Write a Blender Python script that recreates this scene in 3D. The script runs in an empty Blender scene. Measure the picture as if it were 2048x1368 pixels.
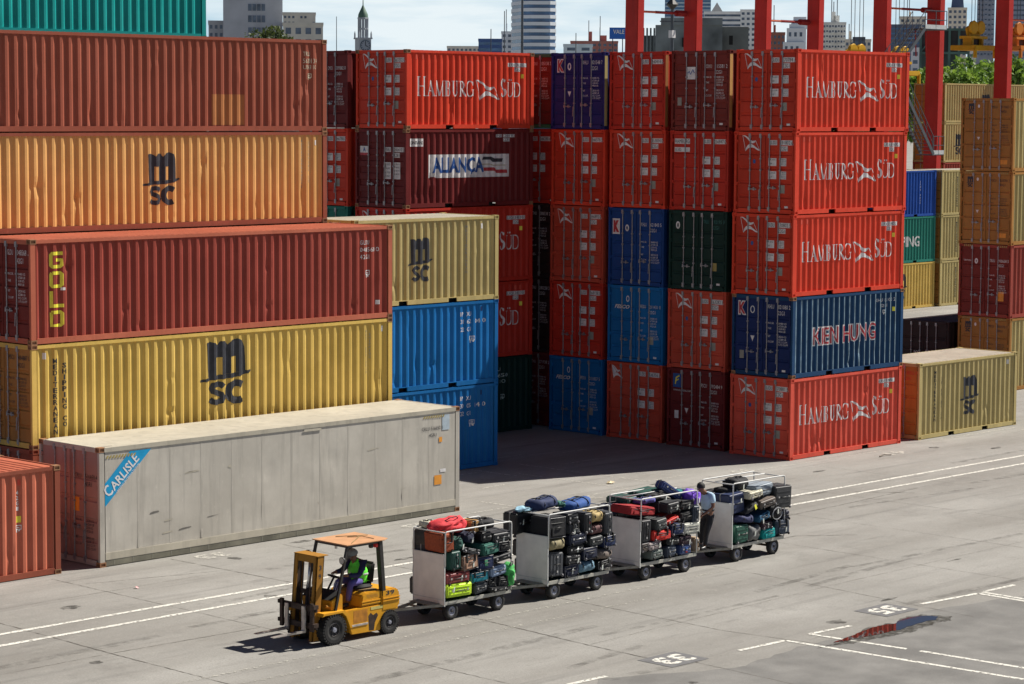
import bpy, bmesh, math, random
from math import sin, cos, pi, radians, sqrt, atan2, floor
from mathutils import Vector, Matrix, noise as mnoise
# ---------------------------------------------------------------- scene, camera, light
# world axes: X runs along the long sides of the containers, Y along the rows of doors, Z up, metres; the camera stands above the origin
SC = bpy.context.scene
YAW, PITCH, ROLL, CAMZ, FPX = 0.810097672, 0.0928908, 0.00525782, 10.957, 4950.066
F0 = Vector((sin(YAW)*cos(PITCH), cos(YAW)*cos(PITCH), -sin(PITCH)))
R0 = Vector((cos(YAW), -sin(YAW), 0.0)); U0 = R0.cross(F0)
RR = R0*cos(ROLL)+U0*sin(ROLL); UU = U0*cos(ROLL)-R0*sin(ROLL)
cam = bpy.data.cameras.new('camera'); camo = bpy.data.objects.new('camera', cam)
SC.collection.objects.link(camo); SC.camera = camo
cam.sensor_width = 36; cam.lens = FPX/2048*36; cam.clip_start = 1; cam.clip_end = 9000
M = Matrix.Identity(4)
for i in range(3): M[i][0], M[i][1], M[i][2] = RR[i], UU[i], -F0[i]
M[2][3] = CAMZ; camo.matrix_world = M
SUN = Vector((1.0, -0.327, 1.22)).normalized()
EL, AZ = math.asin(SUN.z), atan2(SUN.x, SUN.y)
W = bpy.data.worlds.new('World'); SC.world = W; W.use_nodes = True
nt = W.node_tree; nt.nodes.clear()
out = nt.nodes.new('ShaderNodeOutputWorld'); bg = nt.nodes.new('ShaderNodeBackground')
sky = nt.nodes.new('ShaderNodeTexSky'); sky.sky_type = 'NISHITA'; sky.sun_disc = False
sky.sun_elevation = EL; sky.sun_rotation = AZ; sky.air_density = 0.38; sky.dust_density = 0.15; sky.ozone_density = 1.0
tc = nt.nodes.new('ShaderNodeTexCoord'); mp = nt.nodes.new('ShaderNodeMapping'); mp.inputs['Scale'].default_value = (3, 3, 22)
nz = nt.nodes.new('ShaderNodeTexNoise'); nz.inputs['Scale'].default_value = 2.2; nz.inputs['Detail'].default_value = 7; nz.inputs['Roughness'].default_value = .6
cr = nt.nodes.new('ShaderNodeValToRGB'); cr.color_ramp.elements[0].position = .38; cr.color_ramp.elements[1].position = .62
sep = nt.nodes.new('ShaderNodeSeparateXYZ'); low = nt.nodes.new('ShaderNodeMapRange')   # broken cloud lies low over the city
low.inputs['From Min'].default_value = .045; low.inputs['From Max'].default_value = .075; low.inputs['To Min'].default_value = 1; low.inputs['To Max'].default_value = .0
mul = nt.nodes.new('ShaderNodeMath'); mul.operation = 'MULTIPLY'
cmr = nt.nodes.new('ShaderNodeMapRange'); cmr.inputs['To Min'].default_value = .78; cmr.inputs['To Max'].default_value = 1.0
mx = nt.nodes.new('ShaderNodeMix'); mx.data_type = 'RGBA'; mx.inputs['B'].default_value = (15.5, 17.6, 18.4, 1)
L_ = nt.links.new
L_(tc.outputs['Generated'], mp.inputs['Vector']); L_(mp.outputs['Vector'], nz.inputs['Vector']); L_(nz.outputs['Fac'], cr.inputs['Fac'])
L_(tc.outputs['Generated'], sep.inputs[0]); L_(sep.outputs['Z'], low.inputs['Value'])
L_(cr.outputs['Color'], cmr.inputs['Value']); L_(cmr.outputs['Result'], mul.inputs[0]); L_(low.outputs['Result'], mul.inputs[1])
cm2 = nt.nodes.new('ShaderNodeMix'); cm2.data_type = 'RGBA'; cm2.inputs['A'].default_value = (6.6, 9.2, 10.9, 1); cm2.inputs['B'].default_value = (11.2, 12.4, 12.9, 1)
L_(cr.outputs['Color'], cm2.inputs['Factor']); L_(cm2.outputs['Result'], mx.inputs['B'])
L_(low.outputs['Result'], mx.inputs['Factor']); L_(sky.outputs['Color'], mx.inputs['A']); L_(mx.outputs['Result'], bg.inputs['Color'])
bg.inputs['Strength'].default_value = 0.05; L_(bg.outputs[0], out.inputs['Surface'])
sl = bpy.data.lights.new('sun', 'SUN'); sl.energy = 5.0; sl.angle = radians(.5); sl.color = (1.0, .95, .87)
so = bpy.data.objects.new('sun', sl); SC.collection.objects.link(so); so.rotation_euler = SUN.to_track_quat('Z', 'Y').to_euler()
so.location = (0, 0, 60)
SC.view_settings.view_transform = 'Standard'; SC.view_settings.look = 'None'; SC.view_settings.exposure = 0.55; SC.view_settings.gamma = 1
SC.view_settings.use_curve_mapping = False
SC.cycles.max_bounces = 6; SC.cycles.use_denoising = True

# ---------------------------------------------------------------- helpers
COL = SC.collection
def tag(o, label=None, cat=None, group=None, kind=None):
    if label: o['label'] = label
    if cat: o['category'] = cat
    if group: o['group'] = group
    if kind: o['kind'] = kind
    return o
def empty(name, loc=(0, 0, 0), rz=0, parent=None):
    o = bpy.data.objects.new(name, None); COL.objects.link(o); o.location = loc; o.rotation_euler = (0, 0, rz); o.parent = parent
    o.empty_display_size = .2
    return o
def link(name, me, parent=None, loc=None):
    o = bpy.data.objects.new(name, me); COL.objects.link(o); o.parent = parent
    if loc: o.location = loc
    return o
class MB:
    def __init__(s): s.v = []; s.f = []
    def poly(s, pts):
        n = len(s.v); s.v += [tuple(p) for p in pts]; s.f.append(tuple(range(n, n+len(pts)))); return s
    def box(s, x0, x1, y0, y1, z0, z1):
        n = len(s.v); s.v += [(x, y, z) for z in (z0, z1) for x, y in ((x0, y0), (x1, y0), (x1, y1), (x0, y1))]
        s.f += [tuple(n+i for i in q) for q in ((3, 2, 1, 0), (4, 5, 6, 7), (0, 1, 5, 4), (1, 2, 6, 5), (2, 3, 7, 6), (3, 0, 4, 7))]; return s
    def prism(s, pts, ax, a0, a1):      # pts in the two other axes; ax 'x','y','z'
        mk = {'x': lambda p, a: (a, p[0], p[1]), 'y': lambda p, a: (p[0], a, p[1]), 'z': lambda p, a: (p[0], p[1], a)}[ax]
        n = len(s.v); k = len(pts); s.v += [mk(p, a0) for p in pts]+[mk(p, a1) for p in pts]
        s.f += [tuple(range(n, n+k)), tuple(range(n+2*k-1, n+k-1, -1))]
        s.f += [(n+i, n+k+i, n+k+(i+1) % k, n+(i+1) % k) for i in range(k)]; return s
    def bar(s, p, q, w, h=None, up=(0, 0, 1)):
        p, q = Vector(p), Vector(q); h = h or w; d = (q-p).normalized(); u = Vector(up)
        if abs(d.dot(u)) > .95: u = Vector((1, 0, 0))
        a = d.cross(u).normalized(); b = a.cross(d)
        n = len(s.v)
        for c in (p, q): s.v += [tuple(c+a*i*w/2+b*j*h/2) for i, j in ((-1, -1), (1, -1), (1, 1), (-1, 1))]
        s.f += [tuple(n+i for i in q_) for q_ in ((3, 2, 1, 0), (4, 5, 6, 7), (0, 1, 5, 4), (1, 2, 6, 5), (2, 3, 7, 6), (3, 0, 4, 7))]; return s
    def tube(s, pts, r, seg=8, cap=True):
        pts = [Vector(p) for p in pts]; n0 = len(s.v); k = len(pts)
        rr = r if isinstance(r, (list, tuple)) else [r]*k; a = None
        for i, p in enumerate(pts):
            d = (pts[min(i+1, k-1)]-pts[max(i-1, 0)]).normalized()
            if a is None:
                a = d.cross(Vector((0, 0, 1)) if abs(d.z) < .9 else Vector((1, 0, 0))).normalized()
            a = (a-d*a.dot(d)).normalized(); b = d.cross(a)
            s.v += [tuple(p+(a*cos(2*pi*j/seg)+b*sin(2*pi*j/seg))*rr[i]) for j in range(seg)]
        for i in range(k-1):
            for j in range(seg):
                s.f.append((n0+i*seg+j, n0+i*seg+(j+1) % seg, n0+(i+1)*seg+(j+1) % seg, n0+(i+1)*seg+j))
        if cap: s.f += [tuple(n0+j for j in range(seg))[::-1], tuple(n0+(k-1)*seg+j for j in range(seg))]
        return s
    def lathe(s, prof, c, ax='y', seg=24):     # prof: (r, t) along the axis
        n0 = len(s.v); c = Vector(c)
        for r, t in prof:
            for j in range(seg):
                a = 2*pi*j/seg
                o = {'y': (r*cos(a), t, r*sin(a)), 'z': (r*cos(a), r*sin(a), t), 'x': (t, r*cos(a), r*sin(a))}[ax]
                s.v.append(tuple(c+Vector(o)))
        for i in range(len(prof)-1):
            for j in range(seg):
                s.f.append((n0+i*seg+j, n0+i*seg+(j+1) % seg, n0+(i+1)*seg+(j+1) % seg, n0+(i+1)*seg+j))
        return s
    def mesh(s, name, mat, bev=0, smooth=False):
        me = bpy.data.meshes.new(name); me.from_pydata(s.v, [], s.f)
        if bev:
            bm = bmesh.new(); bm.from_mesh(me)
            es = [e for e in bm.edges if len(e.link_faces) == 2 and e.calc_face_angle(0) > .5]
            bmesh.ops.bevel(bm, geom=es, offset=bev, segments=2, affect='EDGES', clamp_overlap=True)
            bm.to_mesh(me); bm.free()
        me.materials.append(mat)
        if smooth: me.polygons.foreach_set('use_smooth', [True]*len(me.polygons))
        me.update(); return me
    def build(s, name, mat, parent=None, bev=0, smooth=False, loc=None):
        return link(name, s.mesh(name, mat, bev, smooth), parent, loc)
# ---------------------------------------------------------------- materials
MATS = {}
def mat_base(name):
    m = bpy.data.materials.new(name); m.use_nodes = True; n = m.node_tree
    b = n.nodes['Principled BSDF']; return m, n, b
def N(n, t, **kw):
    x = n.nodes.new(t)
    for k, v in kw.items(): setattr(x, k, v)
    return x
def flat(name, col, rough=.6, metal=0.0, var=.12, scale=6.0, bump=0.0, emit=None, spec=.5):
    if name in MATS: return MATS[name]
    m, n, b = mat_base(name); L = n.links.new
    b.inputs['Roughness'].default_value = rough; b.inputs['Metallic'].default_value = metal; b.inputs['Specular IOR Level'].default_value = spec
    t = N(n, 'ShaderNodeTexCoord'); z = N(n, 'ShaderNodeTexNoise'); z.inputs['Scale'].default_value = scale; z.inputs['Detail'].default_value = 6
    L(t.outputs['Object'], z.inputs['Vector'])
    mr = N(n, 'ShaderNodeMapRange'); mr.inputs['From Min'].default_value = .3; mr.inputs['From Max'].default_value = .7
    mr.inputs['To Min'].default_value = 1-var; mr.inputs['To Max'].default_value = 1+var; L(z.outputs['Fac'], mr.inputs['Value'])
    vm = N(n, 'ShaderNodeVectorMath', operation='SCALE'); vm.inputs[0].default_value = col[:3]; L(mr.outputs['Result'], vm.inputs['Scale'])
    L(vm.outputs[0], b.inputs['Base Color'])
    if bump:
        bp = N(n, 'ShaderNodeBump'); bp.inputs['Strength'].default_value = bump; bp.inputs['Distance'].default_value = .01
        L(z.outputs['Fac'], bp.inputs['Height']); L(bp.outputs[0], b.inputs['Normal'])
    MATS[name] = m; return m
def paint(name, col, rust=.5, rough=.5, fade=.25, chalk=.0, metal=0.0, dirt=.45):
    """weathered steel paint: faded patches, running dirt, scratches and rust spots"""
    if name in MATS: return MATS[name]
    m, n, b = mat_base(name); L = n.links.new
    b.inputs['Metallic'].default_value = metal; b.inputs['Specular IOR Level'].default_value = .18
    t = N(n, 'ShaderNodeTexCoord'); oi = N(n, 'ShaderNodeObjectInfo')
    sc = N(n, 'ShaderNodeMath', operation='MULTIPLY'); sc.inputs[1].default_value = 57.0; L(oi.outputs['Random'], sc.inputs[0])
    ad = N(n, 'ShaderNodeVectorMath', operation='ADD'); L(t.outputs['Object'], ad.inputs[0]); L(sc.outputs[0], ad.inputs[1])
    def noise(scale, vec=(1, 1, 1), det=6, rg=.6):
        mp = N(n, 'ShaderNodeMapping'); mp.inputs['Scale'].default_value = vec; L(ad.outputs[0], mp.inputs['Vector'])
        z = N(n, 'ShaderNodeTexNoise'); z.inputs['Scale'].default_value = scale; z.inputs['Detail'].default_value = det; z.inputs['Roughness'].default_value = rg
        L(mp.outputs[0], z.inputs['Vector']); return z.outputs['Fac']
    def ramp(fac, a, c):
        mr = N(n, 'ShaderNodeMapRange'); mr.inputs['From Min'].default_value = a; mr.inputs['From Max'].default_value = c; L(fac, mr.inputs['Value']); return mr.outputs[0]
    def mix(f, a, c):
        x = N(n, 'ShaderNodeMix', data_type='RGBA')
        for s_, v in (('Factor', f), ('A', a), ('B', c)):
            if isinstance(v, (tuple, float, int)): x.inputs[s_].default_value = v if not isinstance(v, tuple) else (*v, 1)
            else: L(v, x.inputs[s_])
        return x.outputs['Result']
    c = tuple(col); g = sum(c)/3
    faded = tuple(min(1, x*1.12+g*.10) for x in c)
    base = mix(ramp(noise(.7, det=4), .42, .68), tuple(x*.88 for x in c), tuple(x*(1-fade)+f*fade for x, f in zip(c, faded)))
    k = N(n, 'ShaderNodeMath', operation='MULTIPLY'); k.inputs[1].default_value = dirt; L(ramp(noise(1.6, (2.5, 2.5, .25)), .5, .78), k.inputs[0])
    base = mix(k.outputs[0], base, tuple(x*.55+.012 for x in c))
    k2 = N(n, 'ShaderNodeMath', operation='MULTIPLY'); k2.inputs[1].default_value = min(1, rust*1.2); L(ramp(noise(2.6, (1, 1, .7), 10, .72), .68-.05*rust, .74), k2.inputs[0])
    base = mix(k2.outputs[0], base, (.13, .055, .025))
    k3 = N(n, 'ShaderNodeMath', operation='MULTIPLY'); k3.inputs[1].default_value = .35; L(ramp(noise(14, (1, 1, .35), 8), .62, .72), k3.inputs[0])
    base = mix(k3.outputs[0], base, tuple(min(1, x*1.25+.025) for x in c))
    hv = N(n, 'ShaderNodeMapRange'); hv.inputs['To Min'].default_value = .92; hv.inputs['To Max'].default_value = 1.08; L(oi.outputs['Random'], hv.inputs['Value'])
    vm = N(n, 'ShaderNodeVectorMath', operation='SCALE'); L(base, vm.inputs[0]); L(hv.outputs[0], vm.inputs['Scale']); L(vm.outputs[0], b.inputs['Base Color'])
    rr = N(n, 'ShaderNodeMapRange'); rr.inputs['To Min'].default_value = rough-.1; rr.inputs['To Max'].default_value = min(1, rough+.25); L(noise(3), rr.inputs['Value']); L(rr.outputs[0], b.inputs['Roughness'])
    bp = N(n, 'ShaderNodeBump'); bp.inputs['Strength'].default_value = .25; bp.inputs['Distance'].default_value = .012; L(noise(3.5, (1, 1, 1), 5), bp.inputs['Height']); L(bp.outputs[0], b.inputs['Normal'])
    MATS[name] = m; return m
P = {
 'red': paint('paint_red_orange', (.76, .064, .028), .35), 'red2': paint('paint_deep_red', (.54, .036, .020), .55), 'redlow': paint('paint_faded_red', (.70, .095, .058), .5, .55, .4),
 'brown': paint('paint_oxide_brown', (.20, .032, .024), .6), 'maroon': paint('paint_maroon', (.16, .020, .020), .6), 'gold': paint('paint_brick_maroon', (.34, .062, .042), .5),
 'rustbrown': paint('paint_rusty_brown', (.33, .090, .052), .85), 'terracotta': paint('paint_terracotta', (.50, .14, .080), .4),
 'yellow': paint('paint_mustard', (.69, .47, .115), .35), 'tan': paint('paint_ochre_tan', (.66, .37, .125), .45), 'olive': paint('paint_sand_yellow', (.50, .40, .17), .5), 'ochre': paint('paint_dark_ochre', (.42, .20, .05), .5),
 'blue': paint('paint_bright_blue', (.005, .145, .42), .3), 'blue2': paint('paint_fesco_blue', (.006, .15, .42), .4), 'navy': paint('paint_navy', (.012, .028, .12), .4), 'navyk': paint('paint_worn_navy', (.012, .055, .14), .5, .6, .5), 'redd': paint('paint_door_red', (.58, .048, .022), .5), 'redv': paint('paint_brick_red', (.56, .075, .040), .7, .5, .45),
 'cobalt': paint('paint_cobalt', (.012, .07, .34), .2), 'indigo': paint('paint_indigo', (.025, .025, .15), .5), 'amber': paint('paint_amber_rust', (.42, .17, .06), .6),
 'midblue': paint('paint_mid_blue', (.012, .06, .24), .45), 'teal': paint('paint_teal', (.004, .33, .31), .15), 'tealg': paint('paint_teal_green', (.02, .20, .15), .4), 'green': paint('paint_dark_green', (.010, .038, .030), .6), 'leaf': paint('paint_leaf_green', (.06, .18, .09), .5),
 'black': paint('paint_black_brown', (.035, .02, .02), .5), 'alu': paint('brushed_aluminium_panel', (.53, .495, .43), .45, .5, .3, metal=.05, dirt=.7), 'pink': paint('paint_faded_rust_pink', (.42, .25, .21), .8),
 'cream': paint('roof_cream', (.50, .46, .37), .5, .6, dirt=.7), 'steelrust': paint('corner_steel', (.33, .17, .09), 1.0),
}
WHITE = flat('marking_white', (.72, .70, .69), .6, var=.15, scale=9); DARKM = flat('marking_black', (.028, .030, .04), .6, var=.3, scale=5)
YEL = flat('marking_yellow', (.80, .72, .05), .5); ROD = flat('galvanised_rod', (.30, .29, .30), .45, .5, .2, 20); BLACK = flat('black_rubber', (.012, .012, .012), .8)
REDM = flat('marking_red', (.45, .03, .04), .5); BLUEM = flat('marking_blue', (.012, .08, .30), .5); ORNG = flat('marking_orange', (.75, .30, .03), .5); GREYM = flat('marking_grey', (.30, .29, .25), .6)
DKT = flat('dark_recess', (.008, .008, .008), .9); BRIGHTB = flat('band_blue', (.0, .30, .58), .5); GOLDM = flat('marking_gold', (.35, .27, .08), .5)

# ---------------------------------------------------------------- 2-D lettering
TXT = {}
def text2d(s, bold=0.0, shear=0.0):
    k = (s, bold, shear)
    if k in TXT: return TXT[k]
    cu = bpy.data.curves.new('lettering', 'FONT'); cu.body = s; cu.offset = bold; cu.resolution_u = 2; cu.shear = shear
    o = bpy.data.objects.new('lettering', cu); COL.objects.link(o); dg = bpy.context.evaluated_depsgraph_get()
    me = bpy.data.meshes.new_from_object(o.evaluated_get(dg)); vs = [(v.co.x, v.co.y) for v in me.vertices]; fs = [tuple(p.vertices) for p in me.polygons]
    bpy.data.objects.remove(o); bpy.data.curves.remove(cu); bpy.data.meshes.remove(me)
    TXT[k] = (vs, fs); return TXT[k]
def fit(vf, x0, z0, x1, z1):
    vs, fs = vf; ax = min(v[0] for v in vs); bx = max(v[0] for v in vs); ay = min(v[1] for v in vs); by = max(v[1] for v in vs)
    return [(x0+(x-ax)/(bx-ax or 1)*(x1-x0), z0+(y-ay)/(by-ay or 1)*(z1-z0)) for x, y in vs], list(fs)
def T(s, x0, z0, x1, z1, bold=0.0, shear=0.0): return fit(text2d(s, bold, shear), x0, z0, x1, z1)
def TH(s, x0, z0, h, cw=.62, bold=0.0):        # text of height h, each character about cw*h wide
    return T(s, x0, z0, x0+len(s)*cw*h, z0+h, bold)
def join(*parts):
    V, Fc = [], []
    for vs, fs in parts:
        n = len(V); V += vs; Fc += [tuple(i+n for i in f) for f in fs]
    return V, Fc
def rect(x0, z0, x1, z1): return [(x0, z0), (x1, z0), (x1, z1), (x0, z1)], [(0, 1, 2, 3)]
def poly2(*pts): return list(pts), [tuple(range(len(pts)))]
def xf(vf, f): return [f(*v) for v in vf[0]], vf[1]
def strip(pts, w):                                # ribbon along 2-D points; w number or list
    V, Fc = [], []; k = len(pts); ww = w if isinstance(w, (list, tuple)) else [w]*k
    for i, p in enumerate(pts):
        a, b = pts[max(i-1, 0)], pts[min(i+1, k-1)]; dx, dy = b[0]-a[0], b[1]-a[1]; l = sqrt(dx*dx+dy*dy) or 1
        V += [(p[0]-dy/l*ww[i]/2, p[1]+dx/l*ww[i]/2), (p[0]+dy/l*ww[i]/2, p[1]-dx/l*ww[i]/2)]
    return V, [(2*i, 2*i+1, 2*i+3, 2*i+2) for i in range(k-1)]
def arc(cx, cy, rx, ry, a0, a1, t0, t1, n=12):    # stress arc: thin at top and bottom, thick at the sides
    pts = [(cx+rx*cos(radians(a0+(a1-a0)*i/n)), cy+ry*sin(radians(a0+(a1-a0)*i/n))) for i in range(n+1)]
    return strip(pts, [t0+(t1-t0)*abs(cos(radians(a0+(a1-a0)*i/n)))**1.5 for i in range(n+1)])
def serif_glyph(ch):                               # Roman capitals on a unit-high box
    t, T_, sf = .055, .135, .04
    s = lambda x0, y0, x1, y1, w: strip([(x0, y0), (x1, y1)], w)
    foot = lambda x, y, w=.2: rect(x-w/2, y, x+w/2, y+sf)
    top = lambda x, w=.2: rect(x-w/2, 1-sf, x+w/2, 1)
    if ch == 'H': return .80, [s(.16, .03, .16, .97, T_), s(.64, .03, .64, .97, T_), rect(.21, .49, .59, .53), foot(.16, 0, .28), foot(.64, 0, .28), top(.16, .28), top(.64, .28)]
    if ch == 'A': return .86, [s(.10, .03, .42, 1.0, t), s(.43, 1.0, .74, .03, T_), rect(.22, .32, .60, .36), foot(.10, 0, .2), foot(.74, 0, .26)]
    if ch == 'M': return 1.0, [s(.12, .03, .17, .97, t), s(.17, 1, .48, .03, T_), s(.48, .03, .80, 1, t), s(.83, .03, .80, .97, T_), foot(.12, 0, .2), foot(.84, 0, .26), top(.13, .16), top(.84, .14)]
    if ch == 'B': return .68, [s(.15, .03, .15, .97, T_), foot(.12, 0, .2), top(.12, .2), rect(.2, .955, .36, .99), rect(.2, .50, .36, .53), rect(.2, .01, .36, .04), arc(.36, .745, .17, .225, -90, 90, t, T_), arc(.36, .27, .20, .245, -90, 90, t, T_)]
    if ch == 'U': return .78, [s(.17, .32, .17, .97, T_), s(.64, .32, .64, .97, t), arc(.405, .32, .235, .30, 180, 360, t, T_*.8), top(.17, .26), top(.64, .2)]
    if ch == 'R': return .74, [s(.15, .03, .15, .97, T_), foot(.15, 0, .28), top(.12, .2), rect(.2, .955, .34, .99), rect(.2, .47, .34, .50), arc(.34, .73, .19, .24, -90, 90, t, T_), s(.36, .48, .68, .03, T_), foot(.68, 0, .14)]
    if ch == 'G': return .88, [arc(.44, .5, .34, .485, 52, 300, t*1.4, T_), s(.74, .03, .74, .42, T_), foot(.74, .42, .34), arc(.44, .5, .34, .485, 298, 325, t*1.4, T_*.7, 3), s(.68, .72, .68, .97, t*1.3)]
    if ch == 'S': return .60, [arc(.30, .735, .19, .24, 30, 225, t, T_), s(.165, .60, .44, .42, T_*1.1), arc(.30, .27, .20, .25, -150, 45, t, T_), s(.47, .80, .47, .96, t), s(.11, .04, .11, .22, t)]
    if ch == 'D': return .80, [s(.15, .03, .15, .97, T_), foot(.12, 0, .2), top(.12, .2), rect(.2, .955, .32, .99), rect(.2, .01, .32, .04), arc(.32, .5, .38, .475, -90, 90, t, T_, 16)]
    if ch == 'Ü':
        w, p = serif_glyph('U'); return w, p+[rect(.29, 1.12, .38, 1.22), rect(.47, 1.12, .56, 1.22)]
    return .4, []
def serif_text(s, x0, z0, x1, big=1.25):           # small capitals with a larger initial
    cur = 0; parts = []
    for i, ch in enumerate(s):
        k = big if i == 0 else 1.0; w, ps = serif_glyph(ch)
        for p in ps: parts.append(xf(p, lambda x, y, c=cur, k=k: (c+x*k*.95, y*k)))
        cur += w*k*.95+.02
    sc = (x1-x0)/cur
    return [xf(p, lambda x, y: (x0+x*sc, z0+y*sc*1.12)) for p in parts]
def cscmark(x0, z0, x1, z1):
    t = (x1-x0)*.16; m = z0+(z1-z0)*.42
    return join(strip([(x0, m), (x1, m), (x1, z1), (x0, z1), (x0, m)], t), rect(x0+t*.3, z0, x0+t*1.6, m-t*.5), rect((x0+x1)/2, z0+t, x1-t, m-t*.5), rect(x0+t*1.6, m+t*1.4, x1-t*1.5, m+t*2.4))
def flag2d(x0, z0, x1, z1):
    f = lambda x, y: (x0+x*(x1-x0), z0+y*(z1-z0))
    up = poly2((0, 1), (.02, .955), (.14, .90), (.28, .78), (.40, .62), (.47, .52), (.56, .50), (.66, .52), (.73, .58), (.76, .68), (.66, .66), (.56, .65), (.48, .70), (.34, .84), (.20, .95), (.09, 1))
    lo = poly2((.17, 0), (.22, .08), (.32, .19), (.46, .25), (.60, .245), (.72, .19), (.86, .09), (.97, .055), (1, .085), (.88, .18), (.74, .30), (.62, .40), (.50, .47), (.40, .46), (.30, .38), (.22, .24))
    ln = [strip([(.01, .97), (.185, .03)], .022), strip([(.75, .67), (.985, .09)], .022)]
    return [xf(p, f) for p in (up, lo, *ln)], xf(poly2((.03, .93), (.14, .88), (.28, .75), (.42, .56), (.40, .47), (.28, .38), (.185, .12)), f)
def msc2d(x0, z0, x1, z1):
    f = lambda x, y: (x0+x/305*(x1-x0), z0+(365-y)/365*(z1-z0))
    P_ = [poly2((38, 12), (62, 8), (90, 16), (104, 28), (104, 97), (42, 97), (40, 40)), poly2((104, 28), (122, 8), (148, 8), (166, 30), (166, 97), (104, 97)), poly2((166, 30), (190, 4), (226, 0), (254, 14), (268, 50), (270, 97), (166, 97)),
          poly2((42, 97), (94, 97), (94, 198), (46, 204)), poly2((130, 97), (182, 97), (182, 190), (130, 194)), poly2((215, 97), (270, 97), (272, 184), (215, 188)),
          strip([(0, 222), (30, 220), (60, 212), (100, 208), (150, 206), (185, 204), (230, 200), (262, 192), (285, 190), (303, 182)], [12, 16, 20, 24, 26, 26, 24, 22, 16, 10])]
    c = strip([(216+50*cos(radians(a)), 297-49*sin(radians(a))) for a in range(48, 318, 15)], 38)
    g = strip([(136, 262), (124, 250), (100, 245), (76, 250), (66, 266), (76, 284), (100, 294), (124, 305), (134, 322), (124, 340), (98, 346), (72, 342), (58, 328)], 31)
    return [xf(p, f) for p in (*P_, g, c)]
# ---------------------------------------------------------------- containers
H0, HC, WC = 2.591, 2.896, 2.438
PIT = .2775
def corr_bp(L):                                   # break points of the corrugated side (x, y)
    a, b = .175, L-.175; n = int((b-a)/PIT); p = (b-a)/n; k = p/PIT; r = []
    for i in range(n):
        x = a+i*p; r += [(x, .026), (x+.038*k, .026), (x+.096*k, .070), (x+.182*k, .070), (x+.240*k, .026)]
    return r+[(b, .026)]
BPS = {}
def bps(L):
    if L not in BPS: BPS[L] = corr_bp(L)
    return BPS[L]
def prof_y(L, x):
    b = bps(L)
    if x <= b[0][0] or x >= b[-1][0]: return .026
    i = min(int((x-b[0][0])/(b[5][0]-b[0][0]))*5, len(b)-2)
    while i < len(b)-2 and x > b[i+1][0]: i += 1
    (x0, y0), (x1, y1) = b[i], b[i+1]; return y0+(y1-y0)*min(1, max(0, (x-x0)/(x1-x0 or 1)))
def dent_y(D, x, z):
    s = 0
    for cx, cz, rx, rz, d in D: s += d*math.exp(-((x-cx)/rx)**2-((z-cz)/rz)**2)
    return s
def make_dents(L, H, seed, n):
    r = random.Random(seed); D = []
    for _ in range(n):
        x = r.uniform(.4, L-.4); z = r.choice([r.uniform(.2, .5), r.uniform(.3, .9), r.uniform(.5, H-.4)])
        D.append((x, z, r.uniform(.05, .16), r.uniform(.05, .24), r.uniform(-.018, .055)))
    return D
MC = {}
def cached(key, fn):
    if key not in MC: MC[key] = fn()
    return MC[key]
def side_mesh(L, H, mat, D, flatw=False):
    b = bps(L); m = MB(); z0, z1 = .155, H-.10
    if flatw:
        b = [(.175+(L-.35)*i/60, .012) for i in range(61)]
    nz_ = 16; rows = []
    for k in range(nz_+1):
        z = z0+(z1-z0)*k/nz_
        rows.append([(x, y+dent_y(D, x, z), z) for x, y in b])
    n = len(b); m.v = [p for r in rows for p in r]
    m.f = [(k*n+i, k*n+i+1, (k+1)*n+i+1, (k+1)*n+i) for k in range(nz_) for i in range(n-1)]
    return m.mesh('side_wall', mat, smooth=flatw)
def roof_mesh(L, H, mat, flatr=False):
    m = MB(); z = H-.032; y0, y1 = .065, WC-.065
    if flatr: m.box(.10, L-.10, .05, WC-.05, H-.05, H-.015); return m.mesh('roof', mat)
    n = int((L-.5)/.21); p = (L-.5)/n; xs = [(.06, z), (.25, z)]
    for i in range(n):
        x = .25+i*p; xs += [(x+.03, z), (x+.055, z+.020), (x+.155, z+.020), (x+.18, z)]
    xs += [(L-.25, z), (L-.06, z)]
    for y in (y0, y1): m.v += [(x, y, zz) for x, zz in xs]
    k = len(xs); m.f = [(i, i+1, k+i+1, k+i) for i in range(k-1)]
    m.f += [tuple(range(k))+(), ]  # near gable of the ridges
    m.f[-1] = tuple(range(k-1, -1, -1))
    return m.mesh('roof', mat)
def frame_mesh(L, H, mat, pockets):
    m = MB()
    for x0, x1 in ((.004, .150), (L-.150, L-.004)):
        m.box(x0, x1, .004, .078, .118, H-.118); m.box(x0, x1, WC-.078, WC-.004, .118, H-.118)
    for y0, y1 in ((.010, .052), (WC-.052, WC-.010)):
        m.box(.178, L-.178, y0, y1, H-.100, H-.018)
        if pockets:
            xs = [.178, L/2-1.225, L/2-.865, L/2+.865, L/2+1.225, L-.178]
            for i in (0, 2, 4): m.box(xs[i], xs[i+1], y0, y1, .018, .155)
            for i in (1, 3): m.box(xs[i], xs[i+1], y0, y1, .132, .155)
        else: m.box(.178, L-.178, y0, y1, .018, .155)
    for x0, x1 in ((.012, .07), (L-.07, L-.012)):
        m.box(x0, x1, .162, WC-.162, .018, .150); m.box(x0, x1, .162, WC-.162, H-.125, H-.012)
    m.box(.10, L-.10, .08, WC-.08, .135, .150)      # floor
    return m.mesh('frame', mat)
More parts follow.
